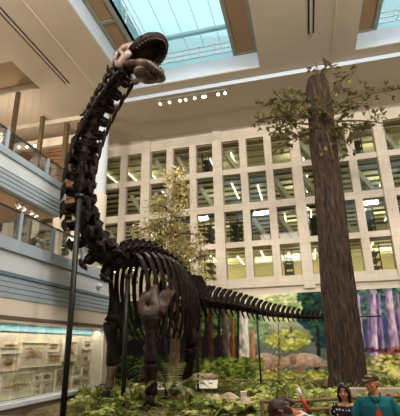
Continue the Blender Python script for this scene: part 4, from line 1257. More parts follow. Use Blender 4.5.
def zone(x, y):
    px, _ = proj((x, y, gz(x, y)))
    if y > 17.3: return 'against the painted forest wall ' + ('behind the skeleton' if px < 205 else 'under the tail' if px < 300 else 'beyond the great trunk')
    if px < 145: return 'round the forelegs of the skeleton'
    if px < 205: return 'below the hind legs of the skeleton'
    if px < 262: return 'beside the small pond'
    return 'behind the rail fence and the visitors'


placed = []


def plant(key, x, y, sc_, rz):
    o, first = PROTO[key]
    if first[0] == 0: first[0] = 1
    else:
        o = o.copy(); col.objects.link(o)
    o.location = (x, y, gz(x, y) - .01); o.scale = (sc_,) * 3; o.rotation_euler = (0, 0, rz)
    lab = '%s growing %s' % (LOOK[key], zone(x, y))
    tag(o, lab, LAB[key][1], lab + ' (planting)')
    placed.append((x, y, sc_)); return o


feet = [(fr_, .3), (fl_, .3), (hf, .35), (hf2, .35)]
feet = [(V(p), r) for p, r in feet if p.z < 3]
TREE = V((1.12, 15.2, 0)); SLIM = at(173, 385, 15.4)
pond = gp(232, 402)


def free(x, y, r):
    for p, q in feet:
        if (p.x - x) ** 2 + (p.y - y) ** 2 < (q + r) ** 2: return False
    if (TREE.x - x) ** 2 + (TREE.y - y) ** 2 < (.75 + r * .5) ** 2: return False
    if ((pond.x - x) / .9) ** 2 + ((pond.y - y) / 1.3) ** 2 < 1: return False
    for a, b, c in placed:
        if (a - x) ** 2 + (b - y) ** 2 < (.27 * c + r * .36) ** 2: return False
    return True


def scatter(n, y0, y1, keys, s0, s1, pxr=(78, 402)):
    k = 0; tries = 0
    while k < n and tries < n * 60:
        tries += 1
        y = rnd.uniform(y0, y1); x = rnd.uniform(BX0 + .3, BX1 - .3)
        px, py = proj((x, y, gz(x, y) + .4))
        if not (pxr[0] < px < pxr[1]) or py > 425: continue
        s_ = rnd.uniform(s0, s1)
        if 148 < px < 222 and 11.6 < y < 14.9 and proj((x, y, gz(x, y) + .55 * s_))[1] < 389: continue
        if not free(x, y, .5 * s_): continue
        key = rnd.choice(keys)
        plant(key, x, y, s_, rnd.uniform(0, 2 * PI)); k += 1


# cycad below the hind leg
cp = gp(172, 402); cp.y = min(cp.y, 12.2); cp = V((at(174, 402, 11.6).x, 11.6, 0)); cp.z = gz(cp.x, cp.y)
cy = thing('cycad', 'spiky cycad with long stiff fronds fanning out below the hind leg', 'plant', cp)
f = MB(); f.loft([cp, cp + UP * .12, cp + UP * .22], [.12, .14, .08], 9, jit=.15); f.build('stem', M['barkslim'], cy)
for k in range(17):
    mb = MB(); a = 2 * PI * k / 17 + rnd.uniform(-.15, .15); L = rnd.uniform(1.05, 1.6)
    frond(mb, cp + UP * .2, a, L, rnd.uniform(.45, 1.15), .42, .13, 24, .045); mb.build('frond', M['cycad'], cy)
placed.append((cp.x, cp.y, 1.2))
scatter(64, 17.3, 18.9, ['clump', 'clumpg', 'fernl', 'clump', 'fern', 'clumpd'], .55, .8)
scatter(28, 17.4, 18.9, ['clump', 'clump', 'fernl'], .6, .95, (350, 402))
scatter(70, 13.6, 17.3, ['fern', 'fernl', 'clumpg', 'blade', 'fernd', 'clump'], .6, .95)
scatter(95, 11.2, 13.6, ['fern', 'fernl', 'bladel', 'blade', 'clumpg', 'fernl'], .6, 1.0)
scatter(62, 9.9, 11.2, ['fern', 'fernl', 'bladel', 'clumpg'], .5, .85)

# pond, rocks, log
f = MB(); pts = []
for k in range(28):
    w = 2 * PI * k / 28; rr = 1 + .18 * math.sin(3 * w + 1)
    x, y = pond.x + .75 * rr * math.cos(w), pond.y + 1.05 * rr * math.sin(w); pts.append((x, y, 0))
zz = max(gz(p[0], p[1]) for p in pts) + .01
f.plate([(x, y, zz) for x, y, _ in pts], .03, UP); tag(f.build('pond', M['water'], ground=True), 'small still pond among the ferns beside the rocks', 'pond')
for px, py, r, lab in ((226, 407, (.36, .3, .22), 'flat pale rock at the front edge of the pond'), (243, 411, (.3, .28, .2), 'rounded tan rock in front of the pond'), (214, 403, (.22, .2, .16), 'small grey rock at the cycad end of the pond'),
                       (206, 378, (.62, .4, .42), 'large pinkish boulder behind the hind leg'), (262, 398, (.25, .2, .15), 'low brown stone behind the pond near the tail post'), (129, 398, (.3, .25, .18), 'dark stone between the forelegs')):
    p = gp(px, py)
    if px == 206: p = at(202, 380, 18.3); p.z = gz(p.x, p.y)
    f = MB(); f.blob((p.x, p.y, p.z + r[2] * .45), r, .5, 3, px); tag(f.build('rock', M['rock'], ground=True, smooth=True), lab, 'rock')
p = gp(244, 400); f = MB(); f.obox((p.x, p.y, p.z + .16), V((.09, 0, 0)), V((0, .015, .004)), V((0, -.03, .075))); f.obox((p.x, p.y + .03, p.z + .05), V((.01, 0, 0)), V((0, .01, 0)), V((0, 0, .08)))
tag(f.build('plant_card', M['paper'], ground=True), 'small white card standing at the pond edge', 'sign')
p, q = gp(316, 389), gp(336, 391); f = MB(); f.loft([p + UP * .15, p.lerp(q, .5) + UP * .2, q + UP * .16], [.16, .19, .15], 12, jit=.1); tag(f.build('fallen_log', M['log'], ground=True), 'brown fallen log lying at the foot of the great trunk', 'log')


# information panels on short legs
def panel(px0, py0, px1, py1, Y, label, marks):
    a, b, c, d = at(px0, py1, Y), at(px1, py1, Y), at(px1, py0, Y), at(px0, py0, Y)
    bs = (a + b) / 2; g = gz(bs.x, bs.y)
    t = thing('information_panel', label, 'sign', (bs.x, bs.y, g), None)
    sl = V((0, .18, 0)); f = MB(); f.plate([a, b, c + sl, d + sl], .03, V((0, -1, .3))); f.build('board', M['paper'], t)
    nrm = (b - a).cross(d + sl - a).normalized()
    if nrm.y > 0: nrm = -nrm
    for u0, v0, u1, v1 in marks:
        pt = lambda u, v: a + (b - a) * u + (d + sl - a) * v + nrm * .02
        f = MB(); f.plate([pt(u0, v0), pt(u1, v0), pt(u1, v1), pt(u0, v1)], .006, nrm); f.build('print', M['signpic'], t)
    for p in (a.lerp(b, .15), a.lerp(b, .85)):
        f = MB(); f.bar((p.x, p.y + .08, g), (p.x, p.y + .08, p.z + .05), .04); f.build('leg', M['steel'], t)


panel(196, 380.5, 217, 388.5, 14.2, 'white information panel with two small dark prints behind the hind leg', [(.2, .5, .38, .62), (.58, .52, .76, .64)])
panel(154, 382, 165, 390, 14.0, 'pinkish information panel with a brown drawing, between the forelegs and the belly post', [(.12, .3, .3, .8), (.4, .2, .62, .5), (.7, .3, .86, .6)])
panel(168, 382, 180, 390, 14.2, 'information panel with a small square print between the belly post and the hind leg', [(.3, .3, .55, .75)])


# rail fences
def fence(name, label, pts, zs, w, every=1.6, ph=1.0):
    t = thing(name, label, 'fence', pts[0])
    for (a, b) in zip(pts[:-1], pts[1:]):
        a = V(a); b = V(b)
        for z in zs:
            f = MB(); f.loft([a + UP * z, a.lerp(b, .5) + UP * (z - .015), b + UP * z], [w, w * .92, w], 8, jit=.12); f.build('rail', M['railwood'], t, smooth=True)
        n = max(1, round((b - a).length / every))
        for k in range(n + 1):
            p = a.lerp(b, k / n); f = MB(); f.loft([p, p + UP * (zs[0] + w)], [w * 1.25, w * 1.25], 8, jit=.08); f.build('post', M['railwood'], t)


a = at(262, 402, 9.4); b = at(345, 391.5, 9.6); c = at(430, 384, 9.8)
fence('rail_fence', 'rustic wooden rail fence behind the three visitors', [(a.x, 9.4, gz(a.x, 9.4)), (b.x, 9.6, gz(b.x, 9.6)), (c.x, 9.8, gz(c.x, 9.8))], (a.z - gz(a.x, 9.4) + .0, a.z - gz(a.x, 9.4) - .17), .035, 1.1)
a = gp(206, 392); b = gp(262, 391); c = gp(305, 389)
fence('rail_fence', 'low wooden rail fence across the ferns behind the pond', [a, b, c], (.36, .17), .03, 1.7)
a = gp(100, 395); b = gp(152, 396)
fence('rail_fence', 'low wooden rail fence behind the forelegs of the skeleton', [a, b], (.34, .16), .03, 1.6)
# ledge beyond the man
p = at(392, 395, 12.0); f = MB(); f.box((p.x - 1.1, 11.8, .5), (p.x + 2.5, 12.2, p.z + .16)); tag(f.build('stone_ledge', M['rock'], ground=True), 'low tan ledge in the bed behind the man', 'ledge')

# ---- great conifer
tr = thing('giant_tree', 'giant ridged brown tree trunk rising to the ceiling with sparse olive leafed branches', 'tree', (TREE.x, TREE.y, gz(TREE.x, TREE.y)))
tb = at(348.5, 385, 15.2); tt = at(316.5, 79, 15.2)
mb = MB(); nr, na = 150, 72; vs = []; fs = []
for j in range(nr + 1):
    u = j / nr; z = .45 + (tt.z - .45) * u; cx = tb.x + (tt.x - tb.x) * u; R = .61 - .16 * u - .10 * max(0, u - .965) / .035 + .12 * max(0, .06 - u) / .06
    for i in range(na):
        w = 2 * PI * i / na
        d = noise.noise(V((math.cos(w) * 4.5, math.sin(w) * 4.5, z * .55))) * .05 + noise.noise(V((math.cos(w) * 11, math.sin(w) * 11, z * 1.6))) * .035
        vs.append((cx + (R + d) * math.cos(w), TREE.y + (R + d) * math.sin(w), z))
for j in range(nr):
    for i in range(na): fs.append((j * na + i, j * na + (i + 1) % na, (j + 1) * na + (i + 1) % na, (j + 1) * na + i))
fs.append(tuple(nr * na + i for i in range(na)))
mb.add(vs, fs); mb.build('trunk', M['bark'], tr)


def leafcard(mb, c, d, L, w, r):
    s = d.cross(UP)
    s = s.normalized() if s.length > .05 else V((1, 0, 0))
    s = (s + UP * r.uniform(-.6, .6)).normalized(); u = s.cross(d)
    mb.add([c, c + d * L * .45 + s * w + u * .015, c + d * L, c + d * L * .45 - s * w + u * .015], [(0, 1, 2), (0, 2, 3)])


r2 = random.Random(21)
# (start px, py) -> (end px, py), depth change
BR = [((310, 100), (262, 106), -.3, 3.0), ((309, 116), (254, 122), .3, 2), ((310, 124), (268, 136), -.7, 2.4), ((310, 132), (276, 150), -.5, 1.6), ((311, 112), (286, 98), -1, 1.6), ((326, 100), (356, 70), .3, 1.5), ((328, 104), (352, 88), -.8, 1.6),
      ((330, 108), (396, 90), -.2, 1.4), ((330, 116), (372, 104), -.9, 2), ((330, 122), (390, 124), -.4, 1.8), ((331, 128), (360, 132), -1, 2.2), ((331, 134), (350, 146), -.6, 1.8), ((320, 88), (316, 62), -.5, .8), ((318, 84), (338, 64), .2, 1.2),
      ((316, 108), (300, 118), -1.4, 2.6), ((322, 112), (338, 124), -1.5, 2.4), ((312, 128), (294, 142), -1.2, 2.2), ((326, 130), (334, 160), -1.0, 1.4), ((310, 118), (276, 116), -1.2, 2.6)]
for (a, b, dy, dens) in BR:
    p0 = at(a[0], a[1], 15.2 - .35 * (dy < 0)); p2 = at(b[0], b[1], 15.2 + dy)
    if p2.z > 12.95: p2 = CAM + (p2 - CAM) * ((12.95 - CAM.z) / (p2.z - CAM.z))
    mid = p0.lerp(p2, .5) + UP * r2.uniform(.05, .3)
    P = smoothpath([p0, mid, p2], 9)
    f = MB(); f.loft(P, [.05 - .0045 * k for k in range(9)], 5, jit=.1); br = f.build('branch', M['twig'], tr)
    lf = MB(); tw = lf
    n = int(5.8 * dens * (p2 - p0).length)
    for k in range(n):
        u = r2.uniform(.25, 1.02); c = P[min(8, int(u * 8))].lerp(P[min(8, int(u * 8) + 1)], u * 8 % 1) if u < 1 else P[8]
        d = V((r2.uniform(-1, 1), r2.uniform(-1, 1), r2.uniform(-.5, .9))).normalized(); e = c + d * r2.uniform(.1, .55)
        tw.loft([c, e], [.009, .005], 3, cap=False, mi=1)
        for q in range(r2.randint(3, 5)):
            dd = (d + V((r2.uniform(-1, 1), r2.uniform(-1, 1), r2.uniform(-.8, .5)))).normalized(); leafcard(lf, e + d * r2.uniform(-.1, .05), dd, r2.uniform(.16, .26), r2.uniform(.045, .075), r2)
    lf.build('foliage', [M['leafolive'], M['twig']], br)

# ---- slim tree behind the skeleton
sb = V((SLIM.x, 15.4, 0)); sb.z = gz(sb.x, sb.y)
sl = thing('slim_tree', 'slim tree with airy pale yellow leaves standing behind the skeleton', 'tree', sb)
top = at(175, 168, 15.4)
P = smoothpath([sb, sb.lerp(top, .3) + V((.1, 0, 0)), sb.lerp(top, .65) - V((.1, 0, 0)), top], 18)
f = MB(); f.loft(P, [.21 - .0112 * k for k in range(18)], 10, jit=.1); f.build('trunk', M['barkslim'], sl)
for k in range(26):
    u = .34 + .64 * k / 25; c = P[int(u * 17)]
    w = r2.uniform(0, 2 * PI); L = (1.75 - 1.2 * abs(u - .55) * 1.6) * r2.uniform(.65, 1.1)
    if u > .85: L *= .55
    e = c + V((math.cos(w) * L, math.sin(w) * L * .8, r2.uniform(-.1, .7) * L)); mid = c.lerp(e, .5) + UP * .15
    Q = smoothpath([c, mid, e], 8)
    f = MB(); f.loft(Q, [.035 - .0038 * q for q in range(8)], 5); br = f.build('branch', M['twig'], sl)
    lf = MB(); tw = lf
    for q in range(int(105 * L)):
        t_ = r2.uniform(.15, 1); c2 = Q[min(7, int(t_ * 7))]; d = V((r2.uniform(-1, 1), r2.uniform(-1, 1), r2.uniform(-.7, .9))).normalized(); e2 = c2 + d * r2.uniform(.1, .5)
        if q % 3 == 0: tw.loft([c2, e2], [.007, .004], 3, cap=False, mi=1)
        for z in range(2):
            dd = (d + V((r2.uniform(-1, 1), r2.uniform(-1, 1), r2.uniform(-1, .4)))).normalized(); leafcard(lf, e2, dd, r2.uniform(.12, .20), r2.uniform(.026, .045), r2)
    lf.build('foliage', [M['leafpale'], M['twig']], br)
# thin sapling under the tail
sp = at(278, 386, 17.2); sp.z = gz(sp.x, sp.y); s2 = thing('sapling', 'thin pale sapling with few yellow leaves under the tail near the great trunk', 'tree', sp)
tp = at(277, 305, sp.y); P = smoothpath([sp, sp.lerp(tp, .5) + V((.06, 0, 0)), tp], 9)
f = MB(); f.loft(P, [.035 - .003 * k for k in range(9)], 6); f.build('trunk', M['barkslim'], s2)
lf = MB()
for k in range(170):
    u = r2.uniform(.25, 1); c = P[min(8, int(u * 8))] + V((r2.gauss(0, .3), r2.gauss(0, .25), r2.gauss(0, .15)))
    leafcard(lf, c, V((r2.uniform(-1, 1), r2.uniform(-1, 1), r2.uniform(-.6, .8))).normalized(), r2.uniform(.1, .18), .035, r2)
lf.build('foliage', M['leafpale'], s2)
# ================================================================= visitors
def skinmat(n, c): return mat(n, hexc(*c), .5, .06, 6, spec=.35)


M['skin_tan'] = skinmat('tan_skin', (196, 132, 96)); M['skin_light'] = skinmat('light_skin', (206, 146, 110)); M['skin_warm'] = skinmat('warm_skin', (190, 116, 78))
M['hair_dark'] = mat('dark_hair', hexc(26, 18, 15), .4, .25, 20, stretch=(6, 6, 1)); M['hair_brown'] = mat('brown_hair', hexc(58, 32, 22), .4, .25, 18, stretch=(5, 5, 1))
M['hair_grey'] = mat('grey_hair', hexc(120, 104, 92), .6, .2, 20)
M['teal'] = mat('teal_polo_cloth', hexc(8, 96, 106), .85, .08, 12)
M['khaki'] = mat('khaki_cloth', hexc(150, 130, 100), .9, .08, 12); M['denim'] = mat('denim_cloth', hexc(52, 62, 88), .9, .12, 14)
M['whitecloth'] = mat('white_knit', hexc(228, 216, 208), .85, .05, 12)
M['camo'] = mat('camo_cloth', hexc(62, 54, 38), .9, .3, 16, c2=hexc(150, 132, 102), detail=1)
M['capdark'] = mat('cap_crown_cloth', hexc(40, 32, 26), .9, .3, 14, c2=hexc(96, 82, 62), detail=1)
M['redtag'] = mat('red_tag', hexc(214, 62, 48), .5, .04, 3); M['strap'] = mat('lanyard_strap', hexc(150, 150, 146), .7, .05, 5)
M['shoe'] = mat('shoe_leather', hexc(52, 42, 36), .6, .1, 8)
M['eyewhite'] = mat('eye_white', hexc(225, 220, 212), .25, .02, 5); M['iris'] = mat('dark_iris', (.012, .008, .006, 1), .2, .05, 5)
M['lip'] = mat('lip_skin', hexc(168, 82, 72), .45, .05, 5)
M['lens'] = mat('sunglass_lens', (.01, .01, .012, 1), .1, .05, 5, spec=.8)
fm = mat('floral_cloth', hexc(20, 18, 22), .85, .1, 8); M['floral'] = fm
nt = fm.node_tree; vo = nt.nodes.new('ShaderNodeTexVoronoi'); vo.inputs['Scale'].default_value = 22
tc = nt.nodes.new('ShaderNodeTexCoord'); nt.links.new(tc.outputs['Object'], vo.inputs['Vector'])
cr = nt.nodes.new('ShaderNodeValToRGB'); cr.color_ramp.interpolation = 'CONSTANT'
cr.color_ramp.elements[0].color = hexc(214, 204, 200); cr.color_ramp.elements[1].position = .27; cr.color_ramp.elements[1].color = hexc(20, 18, 24)
nt.links.new(vo.outputs['Distance'], cr.inputs[0]); nt.links.new(cr.outputs[0], nt.nodes['Principled BSDF'].inputs['Base Color'])


def remesh(o, vx, it=4):
    r = o.modifiers.new('union', 'REMESH'); r.mode = 'VOXEL'; r.voxel_size = vx; r.use_smooth_shade = True
    s = o.modifiers.new('soft', 'SMOOTH'); s.factor = .5; s.iterations = it
    return o


class Fig:
    """a standing figure, local -Y is where it faces, base at the feet"""
    def __init__(s, label, loc, rz, H, lean=0, bow=0, turn=0, arms=None, female=False, skin=None, name='person'):
        s.k = H / 1.75; s.loc = V(loc); s.rz = Matrix.Rotation(rz, 3, 'Z'); s.fem = female
        s.lean = Matrix.Rotation(lean, 3, 'X'); s.bow = Matrix.Rotation(bow, 3, 'X') @ Matrix.Rotation(turn, 3, 'Z')
        s.root = thing(name, label, 'person', loc); s.skin = skin
        s.arms = arms
        s.body()

    def up(s, p):
        """torso points bend at the hip"""
        h = V((0, 0, .95)); p = V(p)
        return h + s.lean @ (p - h)

    def W(s, p):
        return s.loc + s.rz @ (V(p) * s.k)

    def T(s, p): return s.W(s.up(p))                     # torso point

    def Hd(s, p):
        """head point, given relative to the head centre (upright)"""
        nk = V((0, .01, 1.515))
        return s.W(s.up(nk) + s.lean @ (s.bow @ (V(p) + V((0, -.02, .106)))))

    def sx(s): return s.rz @ V((1, 0, 0))

    def limb(s, mb, pts, rad, f, n=10):
        mb.loft([f(p) for p in pts], [(r[0] * s.k, r[1] * s.k) if isinstance(r, tuple) else r * s.k for r in rad], n, s.sx())

    def torso_rings(s, g=0):
        sh = .165 if s.fem else .195; wa = .118 if s.fem else .15; hp = .165 if s.fem else .158; ch = .10 if not s.fem else .095
        return [((0, .0, .86), (hp * .92 + g, .105 + g)), ((0, .0, .95), (hp + g, .115 + g)), ((0, 0, 1.06), (wa + .012 + g, .10 + g)), ((0, -.005, 1.13), (wa + g, .095 + g)), ((0, -.01, 1.25), (sh * .86 + g, ch + .012 + g)), ((0, -.005, 1.35), (sh * .95 + g, ch + .01 + g)), ((0, .005, 1.42), (sh * .92 + g, ch * .8 + g)), ((0, .01, 1.465), (sh * .62 + g, ch * .62 + g))]

    def hand(s, mb, wr, d, pn, side):
        """palm with four curled fingers and a thumb, d = along the hand, pn = palm normal (curl direction)"""
        d = d.normalized(); pn = (pn - d * pn.dot(d)).normalized(); ac = d.cross(pn) * side
        k = s.k
        mb.loft([wr, wr + d * .05 * k, wr + d * .095 * k], [(.026 * k, .017 * k), (.040 * k, .015 * k), (.040 * k, .012 * k)], 8, ac)
        for q, (o, L) in enumerate(((-.031, .072), (-.011, .082), (.010, .077), (.029, .062))):
            p = wr + d * .088 * k + ac * o * k; a = p + d * L * .45 * k + pn * .008 * k; b = a + d * L * .32 * k + pn * L * .22 * k; c = b + d * L * .14 * k + pn * L * .28 * k
            mb.loft([p, a, b, c], [.0095 * k, .009 * k, .0085 * k, .006 * k], 6)
        p = wr + d * .03 * k - ac * .028 * k; a = p + d * .03 * k - ac * .028 * k + pn * .012 * k; b = a + d * .035 * k - ac * .004 * k + pn * .012 * k
        mb.loft([p, a, b], [.013 * k, .011 * k, .008 * k], 6)

    def body(s):
        mb = MB(); k = s.k
        R = s.torso_rings(); mb.loft([s.T(p) for p, r in R], [(r[0] * k, r[1] * k) for p, r in R], 14, s.sx())
        for sg in (-1, 1):
            s.limb(mb, [(.085 * sg, 0, .93), (.095 * sg, -.005, .75), (.10 * sg, -.01, .50), (.10 * sg, .01, .36), (.10 * sg, .01, .10)], [(.088, .095), (.078, .085), (.056, .06), (.054, .06), (.036, .04)], s.W)
            s.limb(mb, [(.10 * sg, .05, .045), (.105 * sg, -.05, .05), (.11 * sg, -.15, .03)], [(.034, .04), (.042, .045), (.035, .025)], s.W)
        s.limb(mb, [(0, .012, 1.42), (0, .01, 1.50)], [.062, .056 if not s.fem else .048], s.T)
        mb.loft([s.T((0, .01, 1.47)), s.Hd((0, .02, -.07)), s.Hd((0, .01, -.02))], [.058 * k, .055 * k, .05 * k], 10)
        # head
        hb = MB(); hb.blob((0, 0, 0), (1, 1, 1), 0, 3)
        for c, r in (((0, .012, .022), (.074, .094, .098)), ((0, -.022, -.045), (.058, .068, .066)), ((0, -.052, -.082), (.032, .030, .026)), ((0, -.06, .045), (.052, .030, .02))):
            mb.add([s.Hd((c[0] + v[0] * r[0], c[1] + v[1] * r[1], c[2] + v[2] * r[2])) for v in hb.v], hb.f)
        mb.loft([s.Hd((0, -.083, .025)), s.Hd((0, -.098, -.002)), s.Hd((0, -.108, -.022)), s.Hd((0, -.09, -.034))], [.009 * k, .012 * k, .017 * k, .012 * k], 8)
        for sg in (-1, 1):
            mb.loft([s.Hd((.073 * sg, .01, -.03)), s.Hd((.084 * sg, .016, .0)), s.Hd((.08 * sg, .022, .03))], [(.010 * k, .016 * k), (.010 * k, .022 * k), (.008 * k, .014 * k)], 7)
            mb.add([s.Hd((.040 * sg + v[0] * .026, -.062 + v[1] * .02, -.028 + v[2] * .022)) for v in hb.v], hb.f)
        # arms
        for i, sg in enumerate((-1, 1)):
            e, w, pn = s.arms[i]
            sh = s.T((.185 * sg if not s.fem else .16 * sg, .005, 1.405)); E_ = s.W(e); W_ = s.W(w)
            f = .88 if s.fem else 1.05
            mb.loft([s.T((.10 * sg, 0, 1.40)), sh, sh.lerp(E_, .45), E_, E_.lerp(W_, .3), W_], [.05 * k * f, .058 * k * f, .048 * k * f, .040 * k * f, .042 * k * f, .026 * k * f], 10)
            s.hand(mb, W_, W_ - E_, s.rz @ V(pn), -sg)
        s.bd = remesh(mb.build('body', s.skin, s.root), .0075, 3)
        # eyes, mouth, brows
        for sg in (-1, 1):
            eb = MB(); eb.add([s.Hd((.030 * sg + v[0] * .012, -.0765 + v[1] * .010, .012 + v[2] * .0065)) for v in hb.v], hb.f); ey = eb.build('eye', M['eyewhite'], s.root, smooth=True)
            ib = MB(); ib.add([s.Hd((.030 * sg + v[0] * .006, -.0845 + v[1] * .004, .012 + v[2] * .006)) for v in hb.v], hb.f); ib.build('iris', M['iris'], ey, smooth=True)
            bb = MB(); bb.loft([s.Hd((.012 * sg, -.090, .034)), s.Hd((.030 * sg, -.089, .041)), s.Hd((.050 * sg, -.074, .034))], [.004 * k, .005 * k, .003 * k], 6); bb.build('eyebrow', s.hairm(), s.root)
        lb = MB(); lb.loft([s.Hd((-.024, -.082, -.060)), s.Hd((0, -.091, -.058)), s.Hd((.024, -.082, -.060))], [(.003 * k, .003 * k), (.009 * k, .007 * k), (.003 * k, .003 * k)], 8, s.sx()); lb.build('mouth', M['lip'], s.root, smooth=True)

    def hairm(s): return s.hm

    def sleeve_top(s, name, m, g, z0, neck, sl, voxel=.009, slt=None):
        mb = MB(); k = s.k
        R = [(p, r) for p, r in s.torso_rings(g) if p[2] >= z0 and p[2] <= neck]
        if R[0][0][2] > z0: R = [((0, 0, z0), (R[0][1][0] + .01, R[0][1][1] + .012))] + R
        mb.loft([s.T(p) for p, r in R], [(r[0] * k, r[1] * k) for p, r in R], 16, s.sx())
        if sl:
            for i, sg in enumerate((-1, 1)):
                e, w, pn = s.arms[i]; sh = s.T((.18 * sg if not s.fem else .155 * sg, .005, 1.41)); E_ = s.W(e); q = sh.lerp(E_, sl)
                r0 = slt or ((.072, .078) if not s.fem else (.06, .062))
                mb.loft([s.T((.08 * sg, 0, 1.39)), sh, sh.lerp(q, .5), q], [.055 * k, r0[0] * k, r0[0] * k, r0[1] * k], 12)
        return remesh(mb.build(name, m, s.root), voxel, 3)

    def trousers(s, m, z1=.12):
        mb = MB(); k = s.k
        R = [(p, r) for p, r in s.torso_rings(.012) if p[2] <= 1.06]; mb.loft([s.T(p) for p, r in R], [(r[0] * k, r[1] * k) for p, r in R], 14, s.sx())
        for sg in (-1, 1): s.limb(mb, [(.085 * sg, 0, .94), (.095 * sg, -.005, .75), (.10 * sg, -.01, .50), (.10 * sg, .01, .3), (.10 * sg, .01, z1)], [(.098, .106), (.09, .097), (.074, .078), (.07, .075), (.066, .07)], s.W)
        remesh(mb.build('trousers', m, s.root), .012, 3)
        for sg in (-1, 1):
            mb = MB(); s.limb(mb, [(.10 * sg, .085, .04), (.102 * sg, .02, .06), (.106 * sg, -.08, .05), (.112 * sg, -.17, .03)], [(.03, .035), (.046, .055), (.048, .045), (.036, .026)], s.W); mb.build('shoe', M['shoe'], s.root, smooth=True)

    def hair(s, blobs, lofts=(), vx=.008):
        mb = MB(); hb = MB(); hb.blob((0, 0, 0), (1, 1, 1), .1, 3, 3, 4)
        for c, r in blobs: mb.add([s.Hd((c[0] + v[0] * r[0], c[1] + v[1] * r[1], c[2] + v[2] * r[2])) for v in hb.v], hb.f)
        for pts, rad in lofts: mb.loft([s.Hd(p) for p in pts], [r * s.k if not isinstance(r, tuple) else (r[0] * s.k, r[1] * s.k) for r in rad], 9)
        return remesh(mb.build('hair', s.hm, s.root), vx, 2)


# ---- the man
p = at(374.5, 395, 6.2)
Fig.hm = M['hair_grey']
man = Fig('man in a teal polo shirt and camouflage cap looking aside, red tag on his chest', (p.x, 6.2, 0), math.radians(-4), at(371, 371.5, 6.2).z / 1.012, bow=math.radians(-2), turn=math.radians(-38),
          arms=[((-.30, .03, 1.13), (-.30, -.10, .90), (.8, .3, 0)), ((.30, .03, 1.13), (.31, -.08, .89), (-.8, .3, 0))], skin=M['skin_tan'])
man.sleeve_top('polo_shirt', M['teal'], .022, .90, 1.47, .62)
mb = MB()
for sg in (-1, 1): mb.loft([man.T((.005 * sg, -.118, 1.40)), man.T((.055 * sg, -.085, 1.455)), man.T((.075 * sg, -.01, 1.485)), man.T((.03 * sg, .065, 1.495))], [(.020, .010), (.028, .012), (.026, .012), (.026, .012)], 8, V((0, 0, 1)))
mb.build('collar', M['teal'], man.root, smooth=True)
mb = MB(); mb.plate([man.T((-.006, -.128, 1.40)), man.T((.010, -.128, 1.40)), man.T((.010, -.134, 1.28)), man.T((-.006, -.134, 1.28))], .006, V((0, -1, 0))); mb.build('placket', M['teal'], man.root)
mb = MB(); mb.loft([man.T((.0, -.135, 1.40)), man.T((.012, -.146, 1.315))], [.004, .004], 6); tg = mb.build('tag_strap', M['strap'], man.root, 'thin pale strap')
mb = MB(); mb.obox(man.T((.012, -.148, 1.27)), V((.034, 0, 0)), V((0, .003, 0)), V((0, 0, .05))); mb.build('name_tag', M['redtag'], tg, 'red tag')
man.trousers(M['khaki'])
man.hair([((0, .03, .0), (.076, .084, .075))])
cap = MB(); hb = MB(); hb.blob((0, 0, 0), (1, 1, 1), 0, 3)
cap.add([man.Hd((v[0] * .082, .012 + v[1] * .102, .055 + max(-.25, v[2]) * .075)) for v in hb.v], hb.f)
cp_ = cap.build('cap', M['capdark'], man.root, 'dark camouflage cap', smooth=True)
bl = MB(); pts = [(.072 * math.cos(w), -.06 - .11 * max(0, math.sin(w)), .052 - .012 * max(0, math.sin(w))) for w in [PI * k / 12 for k in range(13)]]
bl.plate([man.Hd(q) for q in pts], .008, man.Hd((0, 0, 1)) - man.Hd((0, 0, 0))); bl.build('cap_brim', M['camo'], cp_, 'lighter camouflage brim')
fp = MB(); fp.add([man.Hd((v[0] * .055, -.052 + v[1] * .042, .082 + v[2] * .030)) for v in hb.v], hb.f); fp.build('front_panel', M['camo'], cp_, smooth=True)

# ---- the dark haired woman
p = at(344.5, 395, 6.5)
Fig.hm = M['hair_dark']
wo = Fig('dark haired woman in a black flowered top with sunglasses on her head beside the man', (p.x, 6.5, 0), math.radians(-6), at(345, 382.5, 6.5).z / 1.0, bow=math.radians(4), turn=math.radians(-8),
         arms=[((-.235, .02, 1.13), (-.27, -.06, .90), (.8, .3, 0)), ((.235, .02, 1.13), (.26, -.08, .9), (-.8, .3, 0))], female=True, skin=M['skin_light'])
wo.sleeve_top('flowered_top', M['floral'], .012, .92, 1.425, .42)
mb = MB()
wo.trousers(M['denim'])
wo.hair([((0, .03, .045), (.084, .092, .086)), ((-.07, .015, -.05), (.034, .055, .12)), ((.07, .015, -.05), (.034, .055, .12)), ((0, .065, -.06), (.074, .045, .13))],
        [([(.0, -.07, .10), (-.045, -.075, .075), (-.072, -.045, .01), (-.075, -.02, -.10), (-.07, .0, -.17)], [.018, .022, .024, .026, .014]), ([(.0, -.07, .10), (.045, -.075, .075), (.072, -.045, .01), (.075, -.02, -.10), (.07, .0, -.17)], [.018, .022, .024, .026, .014])])
sg_ = MB()
for sg in (-1, 1): sg_.add([wo.Hd((.034 * sg + v[0] * .028, -.066 + v[1] * .010 , .128 + v[2] * .019 )) for v in hb.v], hb.f)
sgo = sg_.build('sunglasses', M['lens'], wo.root, 'dark sunglasses pushed up on the hair', smooth=True)
fb = MB(); fb.loft([wo.Hd((-.06, -.062, .13)), wo.Hd((-.03, -.076, .13)), wo.Hd((.03, -.076, .13)), wo.Hd((.06, -.062, .13))], [.003] * 4, 6)
for sg in (-1, 1): fb.loft([wo.Hd((.06 * sg, -.062, .13)), wo.Hd((.084 * sg, .03, .09))], [.003, .003], 6)
fb.build('glasses_frame', M['metal'], sgo)

